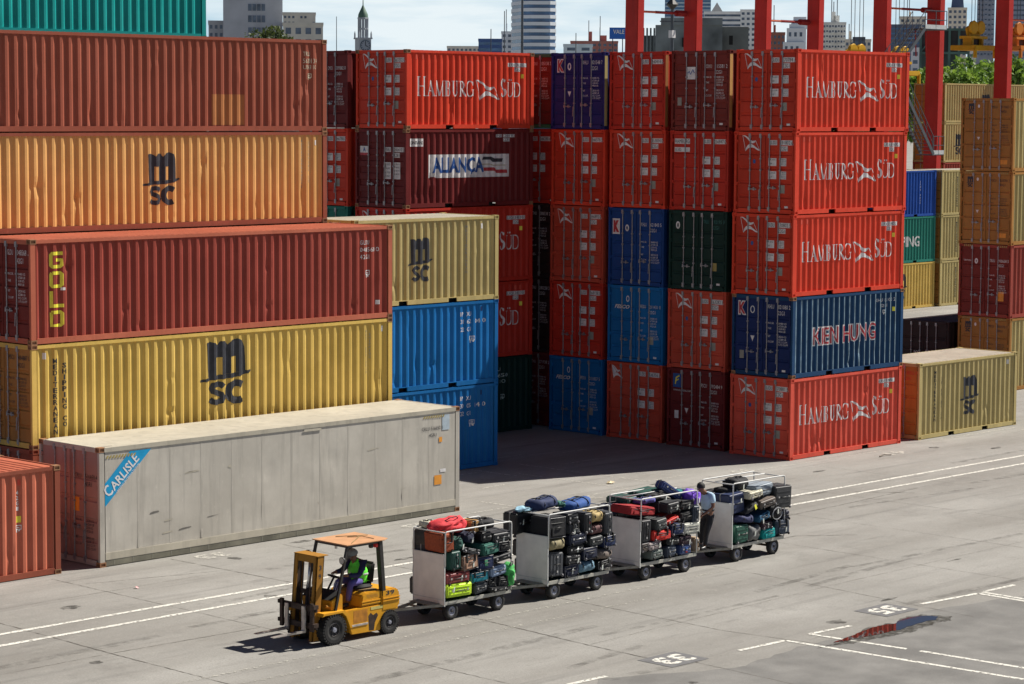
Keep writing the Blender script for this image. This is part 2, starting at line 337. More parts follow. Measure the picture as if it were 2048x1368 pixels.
def casting_mesh(mat):
    bm = bmesh.new(); bmesh.ops.create_cube(bm, size=1)
    for v in bm.verts: v.co = Vector((v.co.x*.178, v.co.y*.162, v.co.z*.118))
    for f in list(bm.faces):
        if abs(f.normal.z) > .5: continue
        r = bmesh.ops.inset_region(bm, faces=[f], thickness=.034, depth=0); r = bmesh.ops.extrude_discrete_faces(bm, faces=[f])
        for g in r['faces']:
            n = g.normal.copy()
            for v in g.verts: v.co -= n*.03
    me = bpy.data.meshes.new('corner_casting'); bm.to_mesh(me); bm.free(); me.materials.append(mat); return me
def leaf_mesh(H, mat, style, w):
    m = MB(); z0, z1 = .165, H-.135; X = .045; S = H/H0
    bands = [(.21, .11), (.38, .11), (.555, .11), (.73, .11)] if style == 'rib' else [(.13+.157*i+.03, .22) for i in range(5)]
    a, b = .05, w-.05; zs = z0
    def q(y0, y1, za, zb): m.poly([(X, y0, za), (X, y1, za), (X, y1, zb), (X, y0, zb)])
    for c, h in bands:
        c *= H; h *= S; lo, hi = c-h/2, c+h/2; d = .03; s = .026
        q(0, w, zs, lo); q(0, a, lo, hi); q(b, w, lo, hi)
        o = [(a, lo), (b, lo), (b, hi), (a, hi)]; i_ = [(a+s, lo+s), (b-s, lo+s), (b-s, hi-s), (a+s, hi-s)]
        for k in range(4):
            k2 = (k+1) % 4; m.poly([(X, *o[k]), (X, *o[k2]), (X+d, *i_[k2]), (X+d, *i_[k])])
        m.poly([(X+d, *p) for p in i_]); zs = hi
    q(0, w, zs, z1)
    for y0, y1 in ((0, .035), (w-.035, w)): m.poly([(X-.006, y0, z0), (X-.006, y1, z0), (X-.006, y1, z1), (X-.006, y0, z1)])
    m.poly([(X, 0, z0), (X+.04, 0, z0), (X+.04, 0, z1), (X, 0, z1)]); m.poly([(X, w, z0), (X+.04, w, z0), (X+.04, w, z1), (X, w, z1)])
    m.poly([(X, 0, z1), (X+.04, 0, z1), (X+.04, w, z1), (X, w, z1)])
    return m.mesh('door', mat)
def rod_mesh(H, mat):
    m = MB(); m.tube([(.0, 0, .06), (.0, 0, H-.06)], .0165, 8)
    for z in (.09, H-.20): m.box(-.016, .03, -.028, .055, z, z+.13)
    for f in (.33, .52, .66): m.box(-.022, .04, -.03, .03, f*H, f*H+.045)
    return m.mesh('locking_bar', mat)
def handle_mesh(sgn, mat):
    m = MB(); m.bar((-.02, 0, 0), (-.03, sgn*.30, -.012), .018, .03); m.box(-.03, .03, min(sgn*.16, sgn*.2), max(sgn*.16, sgn*.2), -.05, .05)
    m.box(-.03, .02, -.03, .03, -.05, .05); return m.mesh('door_handle', mat)
def hang_mesh(mat):
    m = MB(); m.bar((-.03, 0, 0), (-.03, .02, -.28), .025, .02); m.box(-.03, .01, -.03, .03, -.03, .05); return m.mesh('door_handle', mat)
def drape(vf, L, off, D, flatw=False):
    vs, fs = vf; bm = bmesh.new(); bv = [bm.verts.new((x, 0, z)) for x, z in vs]
    for f in fs:
        try: bm.faces.new([bv[i] for i in f])
        except ValueError: pass
    if not flatw:
        x0 = min(v[0] for v in vs); x1 = max(v[0] for v in vs)
        for bx, _ in bps(L):
            if x0 < bx < x1: bmesh.ops.bisect_plane(bm, geom=bm.verts[:]+bm.edges[:]+bm.faces[:], plane_co=(bx, 0, 0), plane_no=(1, 0, 0), dist=1e-5)
    if D:
        z0 = min(v[1] for v in vs); z1 = max(v[1] for v in vs); z = .155
        while z < z1:
            if z > z0: bmesh.ops.bisect_plane(bm, geom=bm.verts[:]+bm.edges[:]+bm.faces[:], plane_co=(0, 0, z), plane_no=(0, 0, 1), dist=1e-5)
            z += .146
    for v in bm.verts: v.co.y = (.012 if flatw else prof_y(L, v.co.x))+dent_y(D, v.co.x, v.co.z)-off
    me = bpy.data.meshes.new('marking'); bm.to_mesh(me); bm.free(); return me
CASTM = casting_mesh(P['steelrust'])
SEQ = [0]
class Box:
    """one freight container at (u, v, z); near long side faces -y, doors face -x"""
    def __init__(s, u, v, z, L, H, col, label, door=None, style='rib', group=None, dents=0, rooftint=None, doors=True, post=None, flatw=False, name='shipping_container', cast=None, jx=0, jy=0, far=False):
        SEQ[0] += 1; s.L, s.H, s.flatw = L, H, flatw; r = random.Random(SEQ[0]*7+1)
        s.e = empty(name, (u+jx, v+jy, z), radians(r.uniform(-.12, .12))); tag(s.e, label, 'container', group); s.D = make_dents(L, H, SEQ[0], dents) if dents else []
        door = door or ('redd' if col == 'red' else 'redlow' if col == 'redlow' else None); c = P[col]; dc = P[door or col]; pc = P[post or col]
        key = (L, H, col, SEQ[0] if dents else 0, flatw)
        me = cached(('side',)+key, lambda: side_mesh(L, H, c, s.D, flatw)); link('side_wall', me, s.e)
        me2 = cached(('side', L, H, col, 0, flatw), lambda: side_mesh(L, H, c, [], flatw)); o = link('side_wall', me2, s.e, (L, WC, 0)); o.rotation_euler = (0, 0, pi)
        link('roof', cached(('roof', L, H, rooftint or col, flatw), lambda: roof_mesh(L, H, P[rooftint or col], flatw)), s.e)
        link('frame', cached(('frame', L, H, post or col), lambda: frame_mesh(L, H, pc, L < 7)), s.e)
        link('end_wall', cached(('end', L, H, col), lambda: MB().box(L-.055, L-.045, .08, WC-.08, .15, H-.12).mesh('end_wall', c)), s.e)
        cm = cached(('cast', cast or post or col), lambda: casting_mesh(P[cast or post or col]))
        for x in (.086, L-.086):
            for y in (.078, WC-.078):
                for zz in (.057, H-.057): link('corner_casting', cm, s.e, (x, y, zz))
        if L < 7:
            m = MB()
            for x0 in (L/2-1.235, L/2+.855):
                for y in (.20, WC-.22): m.box(x0, x0+.38, y, y+.02, .01, .134)
            link('pocket_shade_panel', cached(('fp', L), lambda: m.mesh('pocket_shade_panel', DKT)), s.e)  # added black panels stand in for the shade inside the fork pockets
        s.rods = []
        if doors:
            w = WC/2-.125-.012
            lm = cached(('leaf', H, door or col, style), lambda: leaf_mesh(H, dc, style, w))
            rm = cached(('rod', H), lambda: rod_mesh(H, ROD)); link('door_gasket', cached(('gasket', H), lambda: MB().box(.085, .10, .08, WC-.08, .15, H-.125).mesh('door_gasket', DKT)), s.e)
            for y0, fr, sg in ((.125, (.252, .425), 1), (WC/2+.012, (.57, .743), -1)):
                d = link('door', lm, s.e, (0, y0, 0))
                for f in fr: link('locking_bar', rm, d, (.012, f*WC-y0, 0))
                if not far:
                    hz = H*.30
                    link('door_handle', cached(('h', 1), lambda: handle_mesh(-1, ROD)), d, (.0, fr[1 if sg == 1 else 1]*WC-y0, hz+(.05 if sg == 1 else 0)))
                    link('door_handle', cached(('hh', 1), lambda: hang_mesh(ROD)), d, (.0, fr[0]*WC-y0, hz-.06))
                    hy = -.045 if sg == 1 else w+.045
                    for f in (.12, .36, .62, .88): link('hinge', cached(('hi', door or col), lambda: MB().box(.012, .06, -.045, .045, -.05, .05).mesh('hinge', dc)), d, (0, hy, f*H))
    def post(s, col): link('post_face', MB().box(.006, .149, .0005, .0035, .119, s.H-.119).mesh('post_face', P[col]), s.e)
    def side(s, name, vf, mat, off=.004, parent=None):
        parts = vf if isinstance(vf, list) else [vf]
        if name in ('serial_plate', 'placard') and len(parts) > 1: return [s.side(name, p, mat, off) for p in parts]
        if parts and isinstance(parts[0], tuple) and not isinstance(parts[0][0], list): parts = [vf]
        bm = bmesh.new()
        for i, p in enumerate(parts):
            me = drape(p, s.L, off+i*.0006, s.D, s.flatw); bm.from_mesh(me); bpy.data.meshes.remove(me)
        me = bpy.data.meshes.new(name); bm.to_mesh(me); bm.free(); me.materials.append(mat); return link(name, me, s.e)
    def door(s, name, vf, mat, off=.004, key=None):       # 2-D x runs from the left edge seen from outside
        if isinstance(vf, list) and name in ('serial_plate', 'placard', 'name_strip') and len(vf) > 1: return [s.door(name, p, mat, off, (key, i) if key else None) for i, p in enumerate(vf)]
        def mk():
            parts = vf if isinstance(vf, list) else [vf]; m = MB()
            for i, (vs, fs) in enumerate(parts):
                n = len(m.v); m.v += [(.045-off-i*.0006, WC-a, z) for a, z in vs]; m.f += [tuple(j+n for j in f) for f in fs]
            return m.mesh(name, mat)
        return link(name, cached(('dm', key), mk) if key else mk(), s.e)
def serial_door(b, code, num, typ='22G1', mat=None, back=None, top=None, s=1.0):
    z = (top or b.H*.845); h = .115*s
    if back:
        b.door('serial_plate', [rect(1.40, z-.02, 1.68, z+h+.02), rect(1.80, z-.02, 2.32, z+h+.02)]+([rect(1.80, z-h-.09, 2.10, z-.05)] if typ else []), back, .004, key=('sp', round(z, 2), bool(typ), back.name))
    parts = [T(code, 1.42, z, 1.66, z+h), T(num, 1.82, z, 2.30, z+h)]+([T(typ, 1.82, z-h-.07, 2.08, z-.07)] if typ else [])
    b.door('serial_number', [join(*parts)], mat or WHITE, .008)
def weights_door(b, mat=WHITE, z0=None, dense=True):
    H = b.H; k = ('wt', H, mat.name, z0, dense)
    za = z0 or H*.655
    rows = [('MAX.GR.', '30480 KG'), ('', '67200 LB'), ('TARE', '2230 KG'), ('', '4920 LB')]; rows2 = [('NET', '28250 KG'), ('', '62280 LB'), ('CU.CAP.', '33.2 CU.M'), ('', '1172 CU.FT')]
    ps = []
    for zz, rw in ((za, rows), (za-.42, rows2)):
        for i, (a, c) in enumerate(rw):
            if a: ps.append(T(a, 1.42, zz-i*.085, 1.42+.035*len(a), zz-i*.085+.058))
            ps.append(T(c, 1.85, zz-i*.085, 1.85+.038*len(c), zz-i*.085+.058))
    b.door('weight_table', [join(*ps)], mat, .008, key=k)
def placards(b, worn=False):
    H = b.H; k = ('pl', H); r = []
    for zz in (H*.585, H*.425):
        r += [rect(1.34, zz, 1.66, zz+.245), rect(1.78, zz, 2.05, zz+.245)]
    b.door('placard', r, WHITE, .004, key=k)
    ps = []
    for zz, (a, c) in ((H*.585, ('MAX. GROSS', 'TARE')), (H*.425, ('MAX. PAYLOAD', 'CU. CAP.'))):
        ps += [T(a, 1.36, zz+.17, 1.62, zz+.215), T(c, 1.38, zz+.05, 1.50, zz+.095)]
        for i, t in enumerate(('30 480 KG', '67 200 LB', '2 230 KG', '4 920 LB')): ps.append(T(t, 1.80, zz+.19-i*.055, 2.03, zz+.225-i*.055))
    b.door('placard_text', [join(*ps)], DARKM, .008, key=('pt', H))
def data_plate(b, mat=GREYM, a=1.83, z=.30):
    b.door('data_plate', rect(a, z*b.H-.12, a+.17, z*b.H+.14), mat, .006, key=('dp', mat.name, a, z, b.H)); b.door('approval_sticker', rect(2.0, .075*b.H, 2.14, .10*b.H), WHITE, .006, key=('as', b.H))
def hamburg_door(b, num, seal=True, filled=False, typ='22G1', dark=False):
    f, r = flag2d(.30, b.H*.755, 1.00, b.H*.955)
    if filled: b.door('flag_field', [r], P['red'], .004, key=('ff', b.H))
    b.door('shipping_logo', f, WHITE, .007, key=('hf', b.H)); serial_door(b, 'SUDU', num, typ, DARKM, WHITE); placards(b); data_plate(b)
    if seal: b.door('round_seal', poly2(*[(.78+.055*cos(i*pi/6), b.H*.635+.07*sin(i*pi/6)) for i in range(12)]), BLUEM, .006, key=('sl', b.H))
def hamburg_side(b, num):
    L = b.L; b.side('company_name', serif_text('HAMBURG', .50, 1.08, 3.15), WHITE); b.side('company_name', serif_text('SÜD', 4.42, 1.08, 5.42), WHITE)
    f, r = flag2d(3.24, .94, 4.40, 1.64); b.side('shipping_logo', f, WHITE)
    b.side('serial_plate', [rect(4.78, 2.10, 5.74, 2.23), rect(5.14, 1.94, 5.42, 2.08)], WHITE); b.side('serial_number', [join(T('SUDU '+num, 4.82, 2.115, 5.70, 2.215), T('22G1', 5.17, 1.96, 5.39, 2.06))], DARKM, .010)
    b.side('height_sticker', rect(5.46, 1.72, 5.56, 1.86), YEL)
    for x in (.42, .72, 5.20, 5.45): b.side('lashing_mark', rect(x, 2.28, x+.07, 2.43), P['redlow'])
def msc_side(b, x0, x1, z0, z1): b.side('shipping_logo', msc2d(x0, z0, x1, z1), DARKM)
def msc_door(b, num, typ='40G1'):
    H = b.H; b.door('shipping_logo', msc2d(.28, H*.78, .62, H*.93), DARKM, .004, key=('mscd', H)); serial_door(b, 'MSCU', num, typ, DARKM, s=.9, top=H*.86); weights_door(b, DARKM, H*.62)
    b.door('round_seal', poly2(*[(.80+.05*cos(i*pi/6), H*.89+.07*sin(i*pi/6)) for i in range(12)]), WHITE, .006, key=('sl2', H))
    b.door('warning_triangle', poly2((.74, H*.47), (.88, H*.47), (.81, H*.425)), WHITE, .006, key=('wt', H)); b.door('caution_label', rect(1.78, H*.10, 2.16, H*.16), ORNG, .006, key=('cl', H))
def vtext(s, x, z1, ch, cw, gap):
    ps = []; z = z1
    for c in s:
        if c != ' ': ps.append(T(c, x if c != 'I' else x+cw*.3, z-ch, x+cw if c != 'I' else x+cw*.7, z, .02))
        z -= ch+gap
    return join(*ps)
def klogo(b, x, z, filled=False):
    if filled: b.door('logo_field', rect(x, z, x+.36, z+.52), WHITE, .004, key=('kf', x, z)); b.door('shipping_logo', [T('K', x+.08, z+.06, x+.34, z+.46, .08)], REDM, .008, key=('k2', x, z))
    else: b.door('logo_outline', [T('K', x, z, x+.33, z+.46, .10)], WHITE, .004, key=('k3', x, z)); b.door('shipping_logo', [T('K', x+.035, z+.035, x+.295, z+.425, .04)], REDM, .008, key=('k4', x, z))
def ring(cx, cz, rx, rz, t, n=16):
    pts = [(cx+rx*cos(2*pi*i/n), cz+rz*sin(2*pi*i/n)) for i in range(n+1)]; return strip(pts, t)
RG = 'containers stacked in the row of door ends right of centre'
LG = 'containers of the two stacks on the left'
# ---- stack E: five twenty-foot containers, sides in the sun
E_ = (62.25, 47.10)
def small(u, v, k, col, label, **kw): return Box(u, v, k*H0, 6.058, H0, col, label, **kw)
b = small(*E_, 0, 'redlow', 'faded red Hamburg Süd container at the foot of the right-hand sunlit stack', group=RG, dents=10)
b.D.append((2.9, .55, .16, .34, .035)); hamburg_door(b, '170881 5'); hamburg_side(b, '170881 5')
b = small(*E_, 1, 'navyk', 'worn navy container with KIEN HUNG in red and white on its sunlit side', door='navy', group=RG, dents=8, jx=.05, post='navyk', cast='steelrust')
klogo(b, .22, 1.92); serial_door(b, 'KHLU', '821080 2', mat=WHITE, s=1.1); weights_door(b); b.door('round_seal', [ring(.80, 2.12, .075, .105, .03)], WHITE, .006)
b.door('warning_triangle', poly2((.73, 1.28), (.89, 1.28), (.81, 1.10)), WHITE, .006, key='tri'); data_plate(b, GREYM, .30, .25)
b.side('sunlit_worn_rib', [rect(x_+.004, .165, x_+.094, 2.48) for x_, _y in bps(6.058)[0:-1:5]], flat('sunlit_chalky_blue_wear', (.20, .30, .37), .7, var=.45, scale=4), .003)  # pale strips on sun-facing slopes: chalky wear with the sunlight painted in
b.side('name_outline', [T('KIEN HUNG', 1.12, .96, 4.55, 1.58, .045)], WHITE, .009); b.side('company_name', [T('KIEN HUNG', 1.16, 1.0, 4.51, 1.54, .0)], REDM, .014)
b.side('serial_number', [join(T('KHLU 821080 2', 4.55, 2.20, 5.60, 2.31), T('22G1', 4.80, 2.02, 5.2, 2.12), cscmark(4.95, 1.78, 5.12, 1.92))], WHITE); b.side('height_sticker', rect(5.50, 1.86, 5.62, 2.0), YEL)
for k, n_, lb, jx in ((2, '170802 5', 'red Hamburg Süd container resting directly on the navy KIEN HUNG one', .0), (3, '191802 6', 'red Hamburg Süd container second from the top of the right-hand sunlit stack', .05), (4, '170784 1', 'red Hamburg Süd container on top of the right-hand sunlit stack', .10)):
    b = small(*E_, k, 'red', lb, group=RG, dents=5, jx=jx); hamburg_door(b, n_); hamburg_side(b, n_)
# ---- stack D
D_ = (62.44, 49.91)
b = small(*D_, 0, 'maroon', 'dark maroon container with a small blue and yellow F logo, on the ground', style='rib', group=RG, jx=.0); serial_door(b, 'FSCU', '792484 9', mat=WHITE, top=2.02); weights_door(b, WHITE, 1.50); data_plate(b, WHITE, .30, .40)
b.door('logo_field', rect(.22, 1.94, .56, 2.40), BLUEM, .004); b.door('shipping_logo', [strip([(.32, 2.04), (.36, 2.26), (.50, 2.33)], .05), strip([(.35, 2.16), (.47, 2.21)], .04)], YEL, .008); b.door('web_address', [T('WWW.FLORENS.COM', .24, 1.82, .98, 1.88)], WHITE, .006)
b.door('warning_triangle', poly2((.73, 1.28), (.89, 1.28), (.81, 1.10)), WHITE, .006, key='tri')
b = small(*D_, 1, 'redv', 'red Hamburg Süd door end between the small F-logo container and the dark green one', group=RG); hamburg_door(b, '163282 9')
b = small(*D_, 2, 'green', 'very dark green container in the middle of its stack of door ends', group=RG); serial_door(b, 'TRLU', '192195 3', '22G1', flat('marking_teal', (.03, .16, .14))); b.door('round_seal', [ring(.36, 2.1, .06, .10, .05)], WHITE, .006); data_plate(b, GOLDM)
b = small(*D_, 3, 'red2', 'red container with HAMBURG SÜD on two white strips at the top of its door', group=RG, jx=.03); b.door('name_strip', [rect(.16, 2.16, .80, 2.33), rect(.16, 1.90, .80, 2.05)], WHITE, .004); b.door('company_name', [join(T('HAMBURG', .18, 2.18, .78, 2.31), T('SÜD', .18, 1.92, .44, 2.03))], DARKM, .008)
serial_door(b, 'SUDU', '256847 0', '', DARKM, WHITE); placards(b); data_plate(b)
b = small(*D_, 4, 'brown', 'dull brown container with a white square sticker on its door', style='corr', group=RG, jx=.05); serial_door(b, 'CRXU', '115581 2', mat=WHITE, top=2.02); weights_door(b, WHITE, 1.70); data_plate(b, GREYM, .24, .36); b.post('tan')
b.door('logo_field', rect(.62, 1.66, .98, 2.06), WHITE, .004); b.door('shipping_logo', [strip([(.66, 1.86), (.72, 1.92), (.78, 1.82), (.84, 1.92), (.86, 1.98), (.94, 1.86)], .035)], BLUEM, .008)
# ---- stack C
C_ = (62.54, 52.64)
b = small(*C_, 0, 'redv', 'scuffed red door end on the ground with a half worn away white flag logo', group=RG); f, r = flag2d(.18, 2.0, .66, 2.46); b.door('shipping_logo', f+[r], WHITE, .004); serial_door(b, 'SUDU', '336356 1', '', DARKM, WHITE); placards(b)
def fesco(b, num):
    b.door('company_name', [T('FESCO', .28, 1.80, .94, 1.93, .03, .35)], WHITE, .006, key='fesco'); b.door('round_seal', [ring(.86, 2.14, .055, .09, .03)], WHITE, .006, key='fr'); serial_door(b, 'FESU', num, mat=WHITE, top=1.86, s=.95); weights_door(b, WHITE, 1.50); data_plate(b)
b = small(*C_, 1, 'blue2', 'bright blue FESCO door end standing on the red one with the worn flag logo', group=RG); fesco(b, '211431 0')
b = small(*C_, 2, 'midblue', 'dark blue door end with a red K on a white square, above the FESCO one', group=RG); klogo(b, .12, 1.70, True); serial_door(b, 'KHLU', '621843 5', mat=WHITE, top=2.0); weights_door(b, WHITE, 1.45); b.door('round_seal', [ring(.80, 1.92, .06, .09, .05)], WHITE, .006)
b = small(*C_, 3, 'red', 'red Hamburg Süd door end just above the one with the white K square', group=RG, jx=.03); hamburg_door(b, '353834 0', seal=False)
b = small(*C_, 4, 'red2', 'deep red top door end between the indigo K one and the brown one', group=RG); hamburg_door(b, '340414 0', seal=False, filled=True, typ=''); b.post('amber')
# ---- stack B
B_ = (62.54, 55.30)
b = small(*B_, 0, 'blue2', 'blue FESCO door end standing on the ground in the shade', group=RG); fesco(b, '211837 5')
b = small(*B_, 1, 'red2', 'red door end directly on top of the ground-level blue FESCO container', group=RG); hamburg_door(b, '368138 5', seal=False)
b = small(*B_, 2, 'redv', 'red door end in the middle of the stack topped by the indigo K container', group=RG); hamburg_door(b, '346892 0', seal=False)
b = small(*B_, 3, 'red', 'red door end right under the indigo container with the outlined K', group=RG, jx=.04); hamburg_door(b, '346578 5', seal=False, typ='', filled=True)
b = small(*B_, 4, 'indigo', 'indigo container with a red K outlined in white, topmost of its stack', group=RG); b.post('olive'); klogo(b, .24, 1.92); serial_door(b, 'KHLU', '821548 7', mat=WHITE, s=1.1); weights_door(b); b.door('warning_triangle', poly2((.73, 1.28), (.89, 1.28), (.81, 1.10)), WHITE, .006, key='tri'); b.door('round_seal', [ring(.80, 2.12, .06, .10, .05)], WHITE, .006)
# ---- stack K, seen through the dark gap
K_ = (63.05, 58.12)
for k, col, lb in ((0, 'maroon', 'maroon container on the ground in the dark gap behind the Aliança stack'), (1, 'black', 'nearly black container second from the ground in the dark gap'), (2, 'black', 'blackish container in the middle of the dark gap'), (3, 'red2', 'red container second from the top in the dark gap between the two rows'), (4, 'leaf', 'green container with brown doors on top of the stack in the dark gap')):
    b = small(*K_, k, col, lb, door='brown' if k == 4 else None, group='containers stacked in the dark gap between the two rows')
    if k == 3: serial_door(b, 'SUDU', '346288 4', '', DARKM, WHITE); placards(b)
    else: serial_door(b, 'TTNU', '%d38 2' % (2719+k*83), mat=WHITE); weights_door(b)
# ---- stack A
A_ = (56.20, 58.30); AG = 'containers of the stack under the middle Hamburg Süd side'
b = small(*A_, 0, 'green', 'almost black green container on the ground in the shade behind the blue ones', group=AG); b.side('serial_number', [join(T('AMSU', 3.9, 2.12, 4.5, 2.24), T('195650', 3.9, 1.90, 4.9, 2.03), T('05210', 3.9, 1.70, 4.75, 1.82), cscmark(4.55, 1.12, 4.7, 1.3))], flat('marking_pale', (.45, .55, .5)))
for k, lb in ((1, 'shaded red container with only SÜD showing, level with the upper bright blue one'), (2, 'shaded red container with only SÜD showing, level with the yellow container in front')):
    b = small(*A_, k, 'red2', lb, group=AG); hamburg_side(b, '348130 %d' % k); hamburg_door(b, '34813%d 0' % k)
b = small(*A_, 3, 'maroon', 'dark maroon ALIANÇA container with a white banner, half in shadow', style='corr', group=AG, dents=8, cast='steelrust')
b.side('banner', rect(1.05, .98, 4.92, 1.75), WHITE); b.side('company_name', [T('ALIANÇA', 1.24, 1.02, 3.66, 1.66, .03)], BLUEM, .009)
b.side('banner_stripe', [poly2((3.62, 1.66), (4.05, 1.66), (4.15, 1.60), (4.62, 1.60), (4.58, 1.48), (4.1, 1.48), (4.0, 1.56), (3.56, 1.56))], DARKM, .009); b.side('banner_stripe', [poly2((3.62, 1.30), (4.14, 1.30), (4.28, 1.22), (4.76, 1.22), (4.82, 1.10), (4.3, 1.10), (4.16, 1.18), (3.70, 1.18))], REDM, .009); b.side('banner_stripe', [strip([(3.5, 1.41), (4.0, 1.41), (4.12, 1.37), (4.7, 1.37)], .022)], GOLDM, .009)
b.side('sign_plate', rect(.20, 2.02, .82, 2.28), WHITE); b.side('sign_text', [join(T('CINTRANS', .25, 2.09, .78, 2.20, .02))], DARKM, .010)
b.side('serial_plate', [rect(4.28, 2.31, 4.58, 2.41), rect(4.64, 2.31, 5.2, 2.41), rect(4.64, 2.17, 4.94, 2.29)], WHITE); b.side('serial_number', [join(T('ENAU', 4.30, 2.325, 4.56, 2.40), T('246410 1', 4.66, 2.325, 5.18, 2.40), T('2281', 4.66, 2.185, 4.92, 2.275))], DARKM, .010)
b.door('logo_field', rect(.20, 1.80, .62, 2.02), WHITE, .004); b.door('banner_stripe', rect(.20, 1.72, .62, 1.80), REDM, .004); b.door('shipping_logo', [T('A', .34, 1.84, .46, 1.98, .04)], BLUEM, .008); serial_door(b, 'ENAU', '246410 1', '2281', DARKM, WHITE, top=1.86)
b.door('placard', [rect(1.34, .95, 1.68, 1.50), rect(1.80, .95, 2.12, 1.50)], WHITE, .004); b.door('placard_text', [join(*[T(t, 1.37, 1.40-i*.13, 1.65, 1.46-i*.13) for i, t in enumerate(('MAX. GROSS', 'TARE', 'MAX. PAYLOAD', 'CUBIC'))], *[T('30 480 KG', 1.84, 1.42-i*.11, 2.08, 1.47-i*.11) for i in range(4)])], DARKM, .008)
b = small(*A_, 4, 'red', 'red Hamburg Süd container topping the middle stack, its lower right corner in shadow', group=AG, dents=7, cast='steelrust', jx=.03); b.D += [(3.5+.27*i, .42, .06, .12, -.02) for i in range(5)]
hamburg_side(b, '363202 0'); hamburg_door(b, '363202 0', filled=True)
# ---- stack Z, left of A
Z_ = (56.10, 61.00)
for k, col, lb in ((0, 'brown', 'container low in the stack hidden behind the left block, on the ground'), (1, 'blue', 'container low in the stack hidden behind the left block, second from the ground'), (2, 'tealg', 'dark green door end glimpsed just above the yellow twenty-foot container'), (3, 'red', 'red door end glimpsed right of the tan MSC container'), (4, 'maroon', 'maroon door end glimpsed right of the rusty brown forty-foot container')):
    b = small(*Z_, k, col, lb, group='containers glimpsed between the left block and the middle stack')
    if k == 3: serial_door(b, 'SUDU', '346788 0', '', DARKM, WHITE); placards(b); data_plate(b)
    else: serial_door(b, 'CMCU', '209382 0', mat=WHITE, top=1.95); weights_door(b, WHITE, 1.45)
# ---- left block, forty-foot
def big(u, v, z, col, label, H=H0, **kw): return Box(u, v, z, 12.192, H, col, label, **kw)
Lx, Ly = 35.62, 50.16
b = big(Lx, Ly, 0, 'rustbrown', 'dark brown container at the bottom of the left stack, almost hidden behind the grey one', group=LG)
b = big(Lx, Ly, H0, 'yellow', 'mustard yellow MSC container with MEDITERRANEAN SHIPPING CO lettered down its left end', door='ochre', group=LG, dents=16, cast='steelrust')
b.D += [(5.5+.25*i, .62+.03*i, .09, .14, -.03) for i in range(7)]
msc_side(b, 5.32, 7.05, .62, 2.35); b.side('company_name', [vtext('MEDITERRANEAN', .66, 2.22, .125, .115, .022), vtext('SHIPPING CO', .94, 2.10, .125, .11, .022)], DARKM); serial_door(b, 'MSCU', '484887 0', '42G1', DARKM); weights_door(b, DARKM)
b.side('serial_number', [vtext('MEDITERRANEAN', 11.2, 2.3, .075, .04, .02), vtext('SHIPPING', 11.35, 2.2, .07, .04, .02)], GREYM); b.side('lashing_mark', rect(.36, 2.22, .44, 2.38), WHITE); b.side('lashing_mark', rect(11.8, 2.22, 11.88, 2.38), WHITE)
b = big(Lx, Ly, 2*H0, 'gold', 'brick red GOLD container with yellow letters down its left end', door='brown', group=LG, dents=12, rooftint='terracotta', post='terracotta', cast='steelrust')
def block(ch, x, z, w, h, t):
    X1, Z1 = x+w, z+h; c = .07
    if ch == 'G': return [strip([(X1-.02, Z1-t/2), (x+c, Z1-t/2), (x+t/2, Z1-c), (x+t/2, z+c), (x+c, z+t/2), (X1-c, z+t/2), (X1-t/2, z+c), (X1-t/2, z+h*.5), (x+w*.45, z+h*.5)], t)]
    if ch == 'O': return [strip([(x+c, Z1-t/2), (x+t/2, Z1-c), (x+t/2, z+c), (x+c, z+t/2), (X1-c, z+t/2), (X1-t/2, z+c), (X1-t/2, Z1-c), (X1-c, Z1-t/2), (x+c, Z1-t/2)], t)]
    if ch == 'L': return [rect(x, z, x+t, Z1), rect(x+t, z, X1, z+t)]
    return [strip([(x+t/2, Z1-t/2), (X1-c, Z1-t/2), (X1-t/2, Z1-c), (X1-t/2, z+c), (X1-c, z+t/2), (x+t/2, z+t/2), (x+t/2, Z1-t/2)], t)]
for i, ch in enumerate('GOLD'): b.side('letter', block(ch, .60, 1.86-i*.485, .40, .41, .085), YEL)
b.side('paper_label', rect(.93, 1.31, 1.05, 1.38), WHITE)
b.side('serial_number', [join(T('GLDU', 11.02, 2.08, 11.36, 2.20), T('048568 0', 11.02, 1.88, 11.70, 2.00), T('42G1', 11.02, 1.68, 11.36, 1.80), cscmark(11.2, 1.16, 11.36, 1.36))], WHITE); b.side('paper_label', rect(11.6, .40, 11.72, .52), WHITE)
serial_door(b, 'GLDU', '048568 1', '42G1', WHITE, s=1.15); weights_door(b)
Mx, My = 35.46, 52.66
for k, lb in ((0, 'container on the ground, hidden behind the left stack'), (1, 'container second from the ground, hidden behind the left stack'), (2, 'container third from the ground, hidden behind the brick red GOLD one')):
    b = big(Mx, My, k*H0, 'rustbrown', lb, group=LG, doors=False)
b = big(Mx, My, 3*H0, 'tan', 'ochre tan forty-foot MSC container above the GOLD one, its logo worn', group=LG, dents=18, cast='steelrust', post='rustbrown'); msc_side(b, 5.63, 6.87, .62, 2.04)
b.side('serial_number', [vtext('MEDITERRANEAN', 11.25, 2.36, .085, .05, .022), vtext('SHIPPING CO', 11.5, 2.3, .085, .05, .022)], GREYM); b.side('lashing_mark', rect(11.74, 2.2, 11.8, 2.34), WHITE)
b = big(Mx, My, 4*H0, 'rustbrown', 'rusty brown forty-foot container with faded repair patches above the tan MSC one', group=LG, dents=22, cast='steelrust')
b.side('repair_patch', rect(8.0, .18, 9.15, 1.02), P['amber']); b.side('repair_patch', rect(1.60, .2, 2.9, 1.1), P['rustbrown'], .003)
